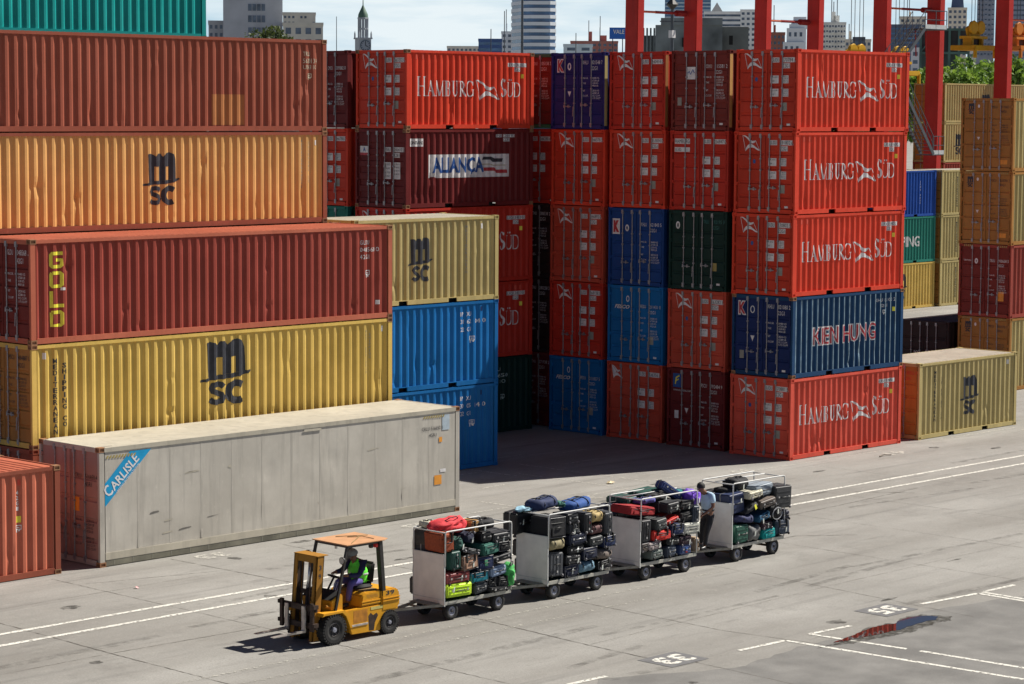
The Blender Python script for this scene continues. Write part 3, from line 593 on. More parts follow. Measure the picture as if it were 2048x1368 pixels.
b.side('serial_number', [join(T('TRLU', 11.35, 2.12, 11.6, 2.24), T('562013 4', 11.35, 1.92, 11.85, 2.05), T('US4310', 11.35, 1.75, 11.8, 1.87), cscmark(11.5, 1.46, 11.65, 1.62))], flat('marking_cream', (.62, .58, .42))); 
# teal one on the stack behind
Nx, Ny = 33.21, 55.30
for k in range(5): big(Nx, Ny, k*H0, 'rustbrown', 'container hidden under the teal one, %s from the ground' % ('lowest', 'second', 'third', 'fourth', 'fifth')[k], group='containers hidden under the teal one', doors=False)
b = big(Nx, Ny, 5*H0, 'teal', 'teal container at the very top left of the stacks', H=HC, group=LG); b.side('serial_number', [join(T('VESU', 9.9, 1.92, 10.3, 2.05), T('802581 5', 10.5, 1.92, 11.5, 2.05), T('45G1', 9.9, 1.68, 10.3, 1.82), cscmark(10.75, 1.24, 10.95, 1.45))], WHITE); b.side('height_sticker', rect(11.22, 1.2, 11.36, 1.45), YEL)
# ---- stack S
Sx, Sy = 48.95, 52.94; SG = 'containers of the yellow and blue stack left of centre'
for k, n_, lb in ((0, '300514 0', 'bright blue twenty-foot container on the ground behind the grey one, mostly in shadow'), (1, '316204 0', 'bright blue twenty-foot container under the yellow MSC one')):
    b = small(Sx, Sy, k, 'blue', lb, group=SG, dents=5); c, d = n_.split()
    b.side('serial_number', [join(T('IP', 4.42, 2.13, 4.58, 2.26), T('XU', 4.68, 2.13, 4.92, 2.26), T(n_[:2], 4.42, 1.90, 4.60, 2.03), T(n_[2:4], 4.70, 1.90, 4.92, 2.03), T(n_[4:6], 5.06, 1.90, 5.28, 2.03), T('0', 5.42, 1.90, 5.54, 2.03), T('22', 4.42, 1.66, 4.62, 1.79), T('G1', 4.70, 1.66, 4.90, 1.79), cscmark(4.86, 1.30, 5.04, 1.50))], WHITE)
    b.side('lashing_mark', rect(5.30, 2.26, 5.40, 2.40), P['navy']); serial_door(b, 'IPXU', n_, mat=WHITE)
b = small(Sx, Sy, 2, 'olive', 'yellow twenty-foot MSC container on top of the two bright blue ones', group=SG, dents=4, rooftint='cream'); msc_side(b, 2.20, 3.24, .68, 2.0); serial_door(b, 'MSCU', '250120 3', mat=DARKM)
b.side('serial_number', [vtext('MEDITERRANEAN', 4.65, 2.32, .09, .06, .025)], GREYM); b.side('lashing_mark', rect(5.30, 2.2, 5.40, 2.36), WHITE)
# ---- grey reefer-like box R
b = big(35.66, 47.53, 0, 'alu', 'long grey aluminium CARLISLE container standing alone in front of the left stack', H=HC, door='pink', flatw=True, rooftint='cream', post='alu', cast='steelrust', dents=26, name='aluminium_container')
b.e['group'] = LG; 
m = MB()
for i in range(1, 12): x = .175+i*(12.192-.35)/12; m.box(x-.03, x+.03, .0098, .0112, .36, HC-.12)
m.build('seam_strip', P['alu'], b.e)
MB().box(.16, 12.03, -.002, .010, .17, .34).build('base_rail', P['cream'], b.e); m = MB()
MB().box(.18, 12.01, .004, .0095, .02, .155).build('base_beam', flat('base_beam_olive', (.17, .16, .12), .7, var=.35, scale=2), b.e)
for i in range(20): x = .4+i*.585; m.box(x, x+.018, .0, .0035, .03, .15)
m.build('base_rib', flat('base_rib_olive', (.26, .25, .20), .7), b.e); MB().box(.15, 12.04, -.006, .012, HC-.115, HC-.01).build('top_rail', P['cream'], b.e)
b.side('band', poly2((.16, 1.46), (.16, 2.02), (.92, 2.74), (1.56, 2.74)), BRIGHTB, .010)
def diag(vf, x0, z0, ang): return xf(vf, lambda x, y: (x0+x*cos(ang)-y*sin(ang), z0+x*sin(ang)+y*cos(ang)))
an = atan2(1.0, 1.08)
b.side('company_name', [diag(T('C', 0, 0, .20, .30, .02), .28, 1.66, an), diag(T('ARLISLE', .22, 0, 1.26, .235, .02), .28, 1.66, an)], WHITE, .014); b.side('company_name', [diag(T('LEASING INTERNATIONAL', 0, 0, .95, .055), .52, 1.76, an)], WHITE, .014)
b.side('serial_number', [join(T('CRLU 516650 4', 10.75, 2.33, 11.55, 2.43), T('45R1', 11.02, 2.15, 11.30, 2.24))], DARKM, .010); b.side('caution_label', rect(11.22, .82, 11.50, 1.08), ORNG, .010); b.side('height_sticker', rect(11.40, 1.98, 11.52, 2.12), ORNG, .010)
b.side('repair_patch', rect(11.52, 2.30, 11.80, 2.72), flat('pale_blue_patch', (.42, .50, .56)), .010); b.side('repair_patch', rect(11.45, 1.15, 11.66, 1.24), WHITE, .010)
rs = random.Random(77)
for i in range(9):
    x, z = rs.choice([rs.uniform(.6, 4), rs.uniform(8.5, 11.4)]), rs.uniform(.5, 2.3); w_, h_ = rs.uniform(.08, .45), rs.uniform(.012, .05); b.side('scuff_mark', poly2((x, z), (x+w_, z+rs.uniform(-.03, .05)), (x+w_*.9, z+h_+.02), (x+w_*.3, z+h_*1.3), (x-.02, z+h_*.6)), P['cream'] if i % 3 else flat('scuff_dark', (.16, .15, .13), .8), .006)
b.side('hazard_stripe', [poly2((.2+i*.09, 2.62), (.25+i*.09, 2.62), (.29+i*.09, 2.69), (.24+i*.09, 2.69)) for i in range(10)], GOLDM, .010); b.side('hazard_stripe', [poly2((10.8+i*.09, 2.66), (10.85+i*.09, 2.66), (10.89+i*.09, 2.73), (10.84+i*.09, 2.73)) for i in range(9)], GOLDM, .010)
serial_door(b, 'CRLU', '516650 4', '45R1', DARKM, top=2.1); b.door('caution_label', rect(1.32, 1.28, 1.58, 1.62), ORNG, .006); weights_door(b, DARKM, 1.05)
MB().box(.02, .55, .22, WC-.22, HC-.012, HC-.004).build('front_strip', P['cream'], b.e); MB().box(6.5, 7.1, -.012, -.004, 2.70, 2.76).build('bent_rail', P['cream'], b.e, bev=.003)
# ---- terracotta forty-foot, cut by the left edge
b = big(22.39, 47.64, 0, 'terracotta', 'terracotta container at the lower left edge with white numbers running down its end', cast='steelrust', post='rustbrown', rooftint='terracotta', dents=4); b.e['group'] = LG
b.side('serial_number', [vtext('TTNU 4320340', 10.42, 2.10, .085, .06, .022), vtext('42G1', 10.98, 2.10, .095, .065, .03), cscmark(10.96, 1.12, 11.10, 1.28)], WHITE); b.side('height_sticker', rect(10.98, 1.35, 11.10, 1.50), YEL); b.side('lashing_mark', rect(11.02, 2.22, 11.10, 2.36), P['redlow'])
# ---- F
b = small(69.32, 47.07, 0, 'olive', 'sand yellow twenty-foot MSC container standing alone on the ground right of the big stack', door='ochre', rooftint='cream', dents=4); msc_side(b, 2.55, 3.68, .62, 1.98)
b.side('serial_number', [vtext('MEDITERRANEAN', .95, 2.28, .11, .085, .025), vtext('SHIPPING CO', 1.35, 2.05, .11, .085, .025)], DARKM); serial_door(b, 'MSCU', '638765 0', '2207', REDM); b.side('lashing_mark', rect(5.45, 2.2, 5.55, 2.36), WHITE)
# ---- G, high cubes at the right edge
GG = 'tall containers stacked at the right edge'
for k, col, lb, nm in ((0, 'ochre', 'ochre MSC door end on the ground behind the lone sand yellow container', '843578 7'), (1, 'brown', 'dull red door end between ochre MSC ones at the right edge', ''), (2, 'ochre', 'ochre MSC door end directly above the dull red one at the right edge', '433781 3'), (3, 'ochre', 'ochre MSC door end on top of the stack at the right edge', '811003 7')):
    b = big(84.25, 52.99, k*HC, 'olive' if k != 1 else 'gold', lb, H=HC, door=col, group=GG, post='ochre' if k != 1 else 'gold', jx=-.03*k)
    if k != 1: msc_door(b, nm)
    else: serial_door(b, 'TRIU', '900658 5', '45G1', WHITE, top=2.2); weights_door(b, WHITE, 1.65); b.door('round_seal', [ring(.80, 2.22, .05, .08, .06)], WHITE, .006); b.door('caution_label', rect(1.80, .66, 2.10, 1.04), ORNG, .006); b.door('company_name', [T('TRITON', .2, 2.2, .55, 2.27)], WHITE, .006)
    b.door('hazard_stripe', [poly2((x+i*.09, HC-.10), (x+.05+i*.09, HC-.10), (x+.08+i*.09, HC-.03), (x+.03+i*.09, HC-.03)) for x in (.22, 1.8) for i in range(5)], GOLDM, .045)
b = small(84.1, 55.75, 0, 'black', 'black container with white NYK lettering, in shade on the ground behind the lone yellow one'); b.door('company_name', [T('NYK', .75, 1.25, 1.1, 1.34)], WHITE, .006); b.door('placard', [rect(1.3, .9, 1.5, 1.4), rect(1.6, .9, 2.1, 1.4)], flat('marking_dull', (.30, .22, .20)), .004)
# ---- I and J, farther rows
IG = 'containers of the far row right of the big stack'
for k, c1, l1, l2 in ((0, 'yellow', 'yellow container on the ground in the far row, under the teal one', 'sand yellow container on the ground at the right end of the far row'), (1, 'tealg', 'teal green container with part of the word SHIPPING in white', 'sand yellow container in the middle tier at the right end of the far row'), (2, 'cobalt', 'cobalt blue container on top of the teal green one in the far row', 'sand yellow container in the top tier at the right end of the far row')):
    b = small(112.45, 79.60, k, c1, l1, group=IG, far=True, rooftint='cream')
    if k == 1: b.side('company_name', [T('SHIPPING', 1.2, .9, 4.55, 1.5, .02)], WHITE)
    if k == 2: b.side('serial_number', [vtext('CGMU 4520', 4.55, 2.0, .1, .06, .05)], WHITE)
    if k == 0: msc_side(b, 2.3, 3.4, .6, 2.0)
    b = small(118.83, 79.43, k, 'olive', l2, group=IG, far=True, door='ochre', rooftint='cream'); b.side('company_name', [vtext('MEDITERRANEAN', 1.55, 2.2, .11, .1, .025)], DARKM)
JG = 'containers of the farthest row by the cranes'
for k, c1, l1 in ((0, 'rustbrown', 'lowest'), (1, 'maroon', 'second'), (2, 'gold', 'third'), (3, 'olive', 'fourth'), (4, 'olive', 'topmost')):
    b = big(137.3, 91.69, k*H0, c1, '%s container, counted from the ground, of the farthest stack between the crane legs' % (l1 if k else 'lowest'), group=JG, far=True, door='ochre')
    if k > 2: msc_side(b, 4.3 if k == 4 else 1.2, 5.6 if k == 4 else 2.4, .5, 1.9)
    b = big(124.6, 94.6, k*H0, ('brown', 'maroon', 'maroon', 'olive', 'gold')[k], '%s container, counted from the ground, of the farthest stack behind the crane stairs' % l1, group=JG, far=True)
    if k == 3: msc_side(b, 9.6, 10.9, .5, 1.9)
# ---------------------------------------------------------------- ground
def ground_mat():
    m, n, b = mat_base('concrete_yard'); L = n.links.new; t = N(n, 'ShaderNodeTexCoord')
    def nz(scale, vec=(1, 1, 1), det=8, rg=.6, lo=.35, hi=.65):
        mp = N(n, 'ShaderNodeMapping'); mp.inputs['Scale'].default_value = vec; L(t.outputs['Object'], mp.inputs['Vector'])
        z = N(n, 'ShaderNodeTexNoise'); z.inputs['Scale'].default_value = scale; z.inputs['Detail'].default_value = det; z.inputs['Roughness'].default_value = rg; L(mp.outputs[0], z.inputs['Vector'])
        r = N(n, 'ShaderNodeMapRange'); r.inputs['From Min'].default_value = lo; r.inputs['From Max'].default_value = hi; L(z.outputs['Fac'], r.inputs['Value']); return r.outputs[0]
    def mix(f, a, c, k=1.0, mode='MIX'):
        x = N(n, 'ShaderNodeMix', data_type='RGBA', blend_type=mode); q = N(n, 'ShaderNodeMath', operation='MULTIPLY'); q.inputs[1].default_value = k; L(f, q.inputs[0]); L(q.outputs[0], x.inputs['Factor'])
        for s_, v in (('A', a), ('B', c)):
            if isinstance(v, tuple): x.inputs[s_].default_value = (*v, 1)
            else: L(v, x.inputs[s_])
        return x.outputs['Result']
    c = mix(nz(.16, det=10, rg=.7, lo=.40, hi=.60), (.300, .290, .268), (.372, .360, .334))
    c = mix(nz(.35, (.25, 1, 1)), c, (.21, .198, .178), .8)             # tyre-worn bands along the lanes
    c = mix(nz(.9, (.12, 2.2, 1), lo=.56, hi=.74), c, (.11, .105, .10), .5)
    c = mix(nz(1.3, (.3, 1.3, 1), lo=.60, hi=.72), c, (.08, .075, .07), .35)
    c = mix(nz(3.2, rg=.75, lo=.52, hi=.72), c, (.37, .355, .32), .45); c = mix(nz(5, (.5, 1, 1), rg=.8, lo=.57, hi=.66), c, (.13, .12, .105), .4)
    c = mix(nz(22, det=6, rg=.75, lo=.38, hi=.66), c, (.13, .122, .11), .42)
    c = mix(nz(9, lo=.66, hi=.69), c, (.07, .065, .06), .45); c = mix(nz(.5, (1, 1, 1), rg=.75, lo=.56, hi=.70), c, (.16, .152, .14), .5)
    L(c, b.inputs['Base Color']); b.inputs['Roughness'].default_value = .85; b.inputs['Specular IOR Level'].default_value = .25
    bp = N(n, 'ShaderNodeBump'); bp.inputs['Strength'].default_value = .35; bp.inputs['Distance'].default_value = .01; L(nz(45, det=4), bp.inputs['Height']); L(bp.outputs[0], b.inputs['Normal'])
    return m
GM = ground_mat()
g = MB(); g.poly([(-400, -400, 0), (4500, -400, 0), (4500, 4500, 0), (-400, 4500, 0)]); tag(g.build('ground', GM), kind='structure')
def wavy(pts, n, amp, seed, z):                   # closed outline with a ragged edge
    r = random.Random(seed); o = []
    for i in range(len(pts)):
        a, c = Vector(pts[i]), Vector(pts[(i+1) % len(pts)])
        for k in range(n):
            p = a.lerp(c, k/n); o.append((p.x+r.uniform(-amp, amp), p.y+r.uniform(-amp, amp), z))
    return o
def asphalt():
    m, n, b = mat_base('asphalt_patch'); L = n.links.new; t = N(n, 'ShaderNodeTexCoord')
    z = N(n, 'ShaderNodeTexNoise'); z.inputs['Scale'].default_value = .9; z.inputs['Detail'].default_value = 9; L(t.outputs['Object'], z.inputs['Vector'])
    r = N(n, 'ShaderNodeValToRGB'); e = r.color_ramp.elements; e[0].position = .35; e[0].color = (.155, .15, .142, 1); e[1].position = .65; e[1].color = (.225, .218, .205, 1); L(z.outputs['Fac'], r.inputs['Fac'])
    z2 = N(n, 'ShaderNodeTexNoise'); z2.inputs['Scale'].default_value = 50; z2.inputs['Detail'].default_value = 3; L(t.outputs['Object'], z2.inputs['Vector'])
    x = N(n, 'ShaderNodeMix', data_type='RGBA', blend_type='MULTIPLY'); x.inputs['Factor'].default_value = .6; L(r.outputs[0], x.inputs['A']); L(z2.outputs['Fac'], x.inputs['B'])
    g2 = N(n, 'ShaderNodeVectorMath', operation='SCALE'); g2.inputs['Scale'].default_value = 1.35; L(x.outputs['Result'], g2.inputs[0]); L(g2.outputs[0], b.inputs['Base Color']); b.inputs['Roughness'].default_value = .85; b.inputs['Specular IOR Level'].default_value = .2
    return m
AM = asphalt()
pt = MB(); pt.poly(wavy([(35.4, 31.35), (38.0, 30.0), (40.4, 30.3), (42.9, 30.15), (45.4, 30.6), (48.4, 29.95), (58, 30.1), (58, 12), (30, 12), (31, 27)], 8, .06, 4, .004)); tag(pt.build('asphalt_patch', AM), kind='structure')
def line(u0, v0, u1, v1, w, z=.008, seed=1, wear=.0, mat=None):
    r = random.Random(seed); L = math.hypot(u1-u0, v1-v0); n = max(2, int(L/.25)); dx, dy = (u1-u0)/L, (v1-v0)/L; m = MB(); run = []
    for i in range(n+1):
        t = i/n; q = Vector((u0+(u1-u0)*t, v0+(v1-v0)*t)); ww = w*r.uniform(.82, 1.1)
        run.append(((q.x-dy*ww/2, q.y+dx*ww/2, z), (q.x+dy*ww/2, q.y-dx*ww/2, z)))
    for i in range(n):
        if r.random() < wear: continue
        m.poly([run[i][0], run[i][1], run[i+1][1], run[i+1][0]])
    return m
def line_mat(name, col, wear, op=1.0, sc=11, soft=.08):
    m, n, b = mat_base(name); L = n.links.new; t = N(n, 'ShaderNodeTexCoord')
    z = N(n, 'ShaderNodeTexNoise'); z.inputs['Scale'].default_value = sc; z.inputs['Detail'].default_value = 8; z.inputs['Roughness'].default_value = .7; L(t.outputs['Object'], z.inputs['Vector'])
    r = N(n, 'ShaderNodeMapRange'); r.inputs['From Min'].default_value = wear; r.inputs['From Max'].default_value = wear+soft; L(z.outputs['Fac'], r.inputs['Value'])
    b.inputs['Base Color'].default_value = (*col, 1); b.inputs['Roughness'].default_value = .9; b.inputs['Specular IOR Level'].default_value = .05; tr = N(n, 'ShaderNodeBsdfTransparent'); ms = N(n, 'ShaderNodeMixShader'); k_ = N(n, 'ShaderNodeMath', operation='MULTIPLY'); k_.inputs[1].default_value = op; L(r.outputs[0], k_.inputs[0]); L(k_.outputs[0], ms.inputs[0]); L(tr.outputs[0], ms.inputs[1]); L(b.outputs[0], ms.inputs[2]); L(ms.outputs[0], n.nodes['Material Output'].inputs['Surface'])
    return m
LM = line_mat('road_paint', (.66, .64, .58), .40); LF = line_mat('faded_road_paint', (.42, .405, .36), .50); LS = line_mat('thin_road_paint', (.50, .48, .43), .44)
def mark(m, mat=LM, name='road_marking'): tag(m.build(name, mat), kind='structure')
mark(line(10, 43.05, 90, 42.38, .15, seed=3)); mark(line(10, 42.15, 90, 41.32, .15, seed=4))
mark(line(12, 36.78, 46, 36.74, .11, seed=5), LF); mark(line(12, 35.98, 42, 35.80, .11, seed=6), LF)
w = .125
for a in ((39.30, 30.95, 40.75, 30.87), (40.75, 30.87, 41.19, 25.4), (42.94, 30.79, 41.62, 30.90), (41.62, 30.90, 41.86, 28.6), (41.9, 28.3, 42.15, 24.5),
          (46.0, 31.06, 47.95, 30.84), (47.95, 30.84, 47.92, 28.2), (48.25, 30.86, 49.46, 30.81), (48.15, 30.86, 48.14, 28.2), (34.6, 31.4, 35.65, 31.35)): mark(line(*a, w, seed=int(a[0]*10)))
for (px, py) in (): pass
# short bay corners in the shade between the stacks and behind the carts
for a in ((51.2, 49.9, 52.2, 49.95), (55.6, 52.6, 55.7, 47.4), (55.7, 47.4, 57.5, 47.45), (54.1, 51.2, 54.25, 46.9), (54.25, 46.9, 52.6, 46.85), (49.4, 48.2, 49.5, 46.6), (49.5, 46.6, 51.4, 46.65), (47.6, 47.0, 49.2, 46.95), (56.6, 51.6, 58.3, 51.65), (58.5, 53.4, 59.9, 53.4), (60.2, 50.6, 61.6, 50.6), (59.8, 46.55, 62.6, 46.45), (53.6, 55.0, 53.7, 50.9), (51.4, 52.3, 53.4, 52.25), (55.8, 54.0, 57.2, 54.02), (64.5, 46.5, 66.3, 46.45), (20, 46.3, 21.5, 46.3), (70, 46.7, 74.6, 46.62)): mark(line(*a, .07, seed=int(a[0]*7)), LS)
# painted bay numbers
def ground_text(s, cx, cy, lw, lh, plate, mat):
    if plate:
        m = MB(); m.poly([(cx+a*plate[0]/2, cy+c*plate[1]/2, .0065) for a, c in ((-1, -1), (1, -1), (1, 1), (-1, 1))]); tag(m.build('number_plate_marking', flat('dark_square_paint', (.13, .128, .13), .8, var=.2)), kind='structure')
    vs, fs = fit(text2d(s, .035), -lw/2, -lh/2, lw/2, lh/2); m = MB(); m.v = [(cx-x, cy-y, .010) for x, y in vs]; m.f = list(fs)   # reads from the stack side
    tag(m.build('bay_number_marking', mat), kind='structure')
ground_text('33', 37.72, 31.38, .86, .62, (1.15, .92), LM); ground_text('35', 44.88, 31.23, .92, .60, (1.2, .9), LM)
for s_, q in (('39', (59.35, 46.75)), ('37', (52.0, 46.55)), ('33', (38.6, 46.9)), ('35', (45.3, 46.55)), ('43', (74.6, 45.9)), ('41', (66.2, 45.8))): ground_text(s_, *q, .95, .55, None, LS)
# joints and cracks
def crack(pts, w, seed, z=.0055):
    r = random.Random(seed); P2 = []
    for (a, c) in zip(pts, pts[1:]):
        L = math.hypot(c[0]-a[0], c[1]-a[1]); n = max(2, int(L/.12))
        for k in range(n): t = k/n; P2.append((a[0]+(c[0]-a[0])*t+r.uniform(-.012, .012), a[1]+(c[1]-a[1])*t+r.uniform(-.012, .012)))
    V, Fc = strip(P2, [w*r.uniform(.25, 1.2) for _ in P2]); m = MB(); m.v = [(x, y, z) for x, y in V]; m.f = Fc; return m
CK = flat('crack_dirt', (.075, .062, .048), .9)
for i, (pts, w_) in enumerate(((((30.35, 47), (30.1, 39.9), (30.05, 36.5), (29.9, 27)), .022), (((34.0, 47.2), (33.9, 36.9), (33.8, 27)), .016), (((37.6, 47.3), (37.8, 36.8), (37.5, 33.2), (37.45, 31.8), (37.85, 30.9), (37.6, 27)), .024), (((40.9, 46.9), (40.75, 36.8), (40.62, 32.4), (41.0, 30.1), (41.1, 26)), .018), (((46.6, 43), (46.2, 34.8), (45.6, 29.3)), .016), (((50.2, 46), (50.0, 30)), .014), (((54, 46), (53.9, 32)), .014), (((57.8, 47), (57.7, 34)), .014), (((62, 46), (61.8, 34)), .012),
        (((12, 39.7), (30, 39.8)), .014), (((30, 39.8), (34, 39.6)), .02), (((34, 46.2), (37.9, 45.1)), .018), (((20, 45.1), (37.6, 45.05)), .010), (((48.7, 38.5), (51.2, 38.5), (52.6, 37.4)), .035), (((52, 40.6), (56, 40.7), (60.5, 41.0)), .02), (((58.5, 41.9), (59.6, 40.4)), .035), (((37.6, 33.5), (46, 33.8), (58, 33.9)), .010))):
    tag(crack(pts, w_, i).build('ground_crack', CK), kind='structure')
# tyre marks, oil stains, damp fringe: thin worn films on the slab
TYM = line_mat('tyre_smear', (.10, .095, .085), .42, .38, 2.2, .25); OIL = line_mat('oil_film', (.05, .047, .042), .36, .62, 3.5, .22); DMP = line_mat('damp_film', (.055, .05, .042), .36, .7, 5, .25)
rr = random.Random(12)
for i in range(26):
    u, v, l = rr.uniform(24, 70), rr.choice([rr.uniform(30.5, 36), rr.uniform(38.6, 46.5)]), rr.uniform(2.5, 9); dv = rr.uniform(-.5, .5)
    tag(line(u, v, u+l, v+dv, rr.uniform(.14, .30), .0048+i*.00002, i, 0).build('tyre_mark', TYM), kind='structure')
for i in range(34):
    u, v = rr.uniform(26, 72), rr.choice([rr.uniform(29, 36.4), rr.uniform(38.5, 47)]); a, c = rr.uniform(.10, .55), rr.uniform(.06, .25); m = MB()
    m.poly([(u+a*cos(q*pi/7)*rr.uniform(.6, 1.1), v+c*sin(q*pi/7)*rr.uniform(.6, 1.1), .0058+i*.00001) for q in range(14)]); tag(m.build('oil_stain', OIL), kind='structure')
# rain puddle
def water():
    m, n, b = mat_base('puddle_water'); b.inputs['Base Color'].default_value = (.02, .016, .014, 1); b.inputs['Roughness'].default_value = .015; b.inputs['IOR'].default_value = 1.5
    b.inputs['Specular IOR Level'].default_value = .9
    return m
pts = [(41.27, 30.03), (41.80, 30.12), (42.25, 30.18), (42.49, 30.24), (43.04, 30.33), (43.36, 30.33), (43.60, 30.31), (43.75, 30.22), (44.09, 30.35), (44.49, 30.39), (44.83, 30.32), (45.01, 30.18), (45.08, 29.98), (44.72, 29.83), (44.50, 29.91), (44.04, 29.86), (43.69, 29.85), (43.33, 29.78), (43.12, 29.83), (42.68, 29.85), (42.17, 29.90), (41.68, 29.92)]
m = MB(); cu_, cv_ = 43.2, 30.25; m.poly(wavy([(cu_+(x-cu_)*1.10, cv_+(y-cv_)*1.7) for x, y in pts], 4, .05, 3, .0118)); tag(m.build('damp_patch', DMP), kind='structure')
m = MB(); m.poly(wavy(pts, 4, .015, 9, .0125)); tag(m.build('puddle', water()), kind='structure')
# scraps of litter
r = random.Random(5)
for nm, (u, v), c, lb in (('paper_scrap', (54.6, 47.9), (.6, .5, .3), 'crumpled yellowish paper scrap on the concrete beyond the grey container'), ('paper_scrap', (46.2, 27.6), (.7, .35, .35), 'small pinkish scrap on the dark asphalt patch at the right'), ('paper_scrap', (34.7, 44.9), (.8, .35, .35), 'tiny pink scrap on the concrete above the white double line'), ('twig', (65.3, 45.6), (.12, .09, .06), 'short dark twig on the ground below the sunlit stack')):
    m = MB(); k = 7; q_ = .4 if 'pink' in lb else 1
    ring_ = [(u+r.uniform(.7, 1)*.16*q_*cos(2*pi*i/k), v+r.uniform(.6, 1)*.13*q_*sin(2*pi*i/k), .012+r.uniform(0, .05)) for i in range(k)]
    if nm == 'twig': m.tube([(u-.3, v, .03), (u, v+.05, .05), (u+.3, v-.03, .03)], .02, 5)
    else:
        n = len(m.v); m.v += ring_+[(u, v, .09*q_)]; m.f += [(n+i, n+(i+1) % k, n+k) for i in range(k)]
    tag(m.build(nm, flat('litter_%.2f' % (c[0]+u), c)), lb, 'litter')
# ---------------------------------------------------------------- luggage carts
CW = flat('cart_panel_white', (.80, .77, .74), .6, var=.10, scale=3, bump=.1); CP = flat('cart_tube_white', (.62, .62, .60), .45, var=.1); CS = flat('cart_steel', (.25, .24, .21), .6, .3, var=.3, scale=7); CF = flat('cart_floor_dark_green', (.02, .07, .06), .7)
TY = flat('tyre_rubber', (.022, .021, .02), .85, var=.35, scale=14, bump=.5); RIM = flat('wheel_rim_grey', (.35, .36, .42), .45, .4, var=.2); HUB = flat('wheel_hub_dark', (.05, .045, .045), .6)
def wheel(parent, x, y, z, r, w, rim=RIM, tread=0, rimr=.52):
    """a wheel whose outer side faces -y"""
    prof = [(r*.58, w*.35), (r*.60, w), (r*.88, w), (r*.97, w*.9), (r, w*.75), (r, w*.25), (r*.97, w*.1), (r*.88, 0), (r*.66, .0), (r*rimr, w*.08), (r*rimr*.98, w*.22)]
    me = cached(('tyre', r, w, rimr), lambda: tyre_mesh(prof, r, w, tread)); t = link('wheel', me, parent, (x, y, z))
    me = cached(('rim', r, rim.name), lambda: rim_mesh(r, w, rimr, rim)); link('wheel_rim', me, t); link('wheel_hub', cached(('hub', r), lambda: MB().lathe([(.0, -.005), (r*.16, 0), (r*.18, w*.3)], (0, 0, 0), 'y', 14).lathe([(r*.05, w*.05), (0, -.03)], (0, 0, 0), 'y', 8).mesh('wheel_hub', HUB if r < .25 else RIM)), t)
    return t
def tyre_mesh(prof, r, w, tread):
    m = MB().lathe(prof, (0, 0, 0), 'y', 36)
    if tread:
        n = 30
        for i in range(n):
            a = 2*pi*i/n
            for y0, y1, o in ((-.003, w*.42, 0), (w*.58, w+.003, .5)):
                aa = a+o*2*pi/n; c, s_ = cos(aa), sin(aa); c2, s2 = cos(aa+.12), sin(aa+.12)
                q = [(r*.93*c, r*.93*s_), (r*1.035*c, r*1.035*s_), (r*1.035*c2, r*1.035*s2), (r*.93*c2, r*.93*s2)]
                m.prism(q, 'y', y0, y1)
    return m.mesh('wheel', TY, smooth=not tread)
def rim_mesh(r, w, k, rim):
    m = MB().lathe([(r*k, w*.10), (r*k*.86, w*.06), (r*k*.80, w*.24), (r*k*.45, w*.30), (r*k*.3, w*.16), (0, w*.14)], (0, 0, 0), 'y', 28)
    for i in range(6):
        a = i*pi/3; m.lathe([(.0, w*.1), (r*.035, w*.1), (r*.035, w*.25)], (r*k*.62*cos(a), 0, r*k*.62*sin(a)), 'y', 6)
    return m.mesh('wheel_rim', rim)
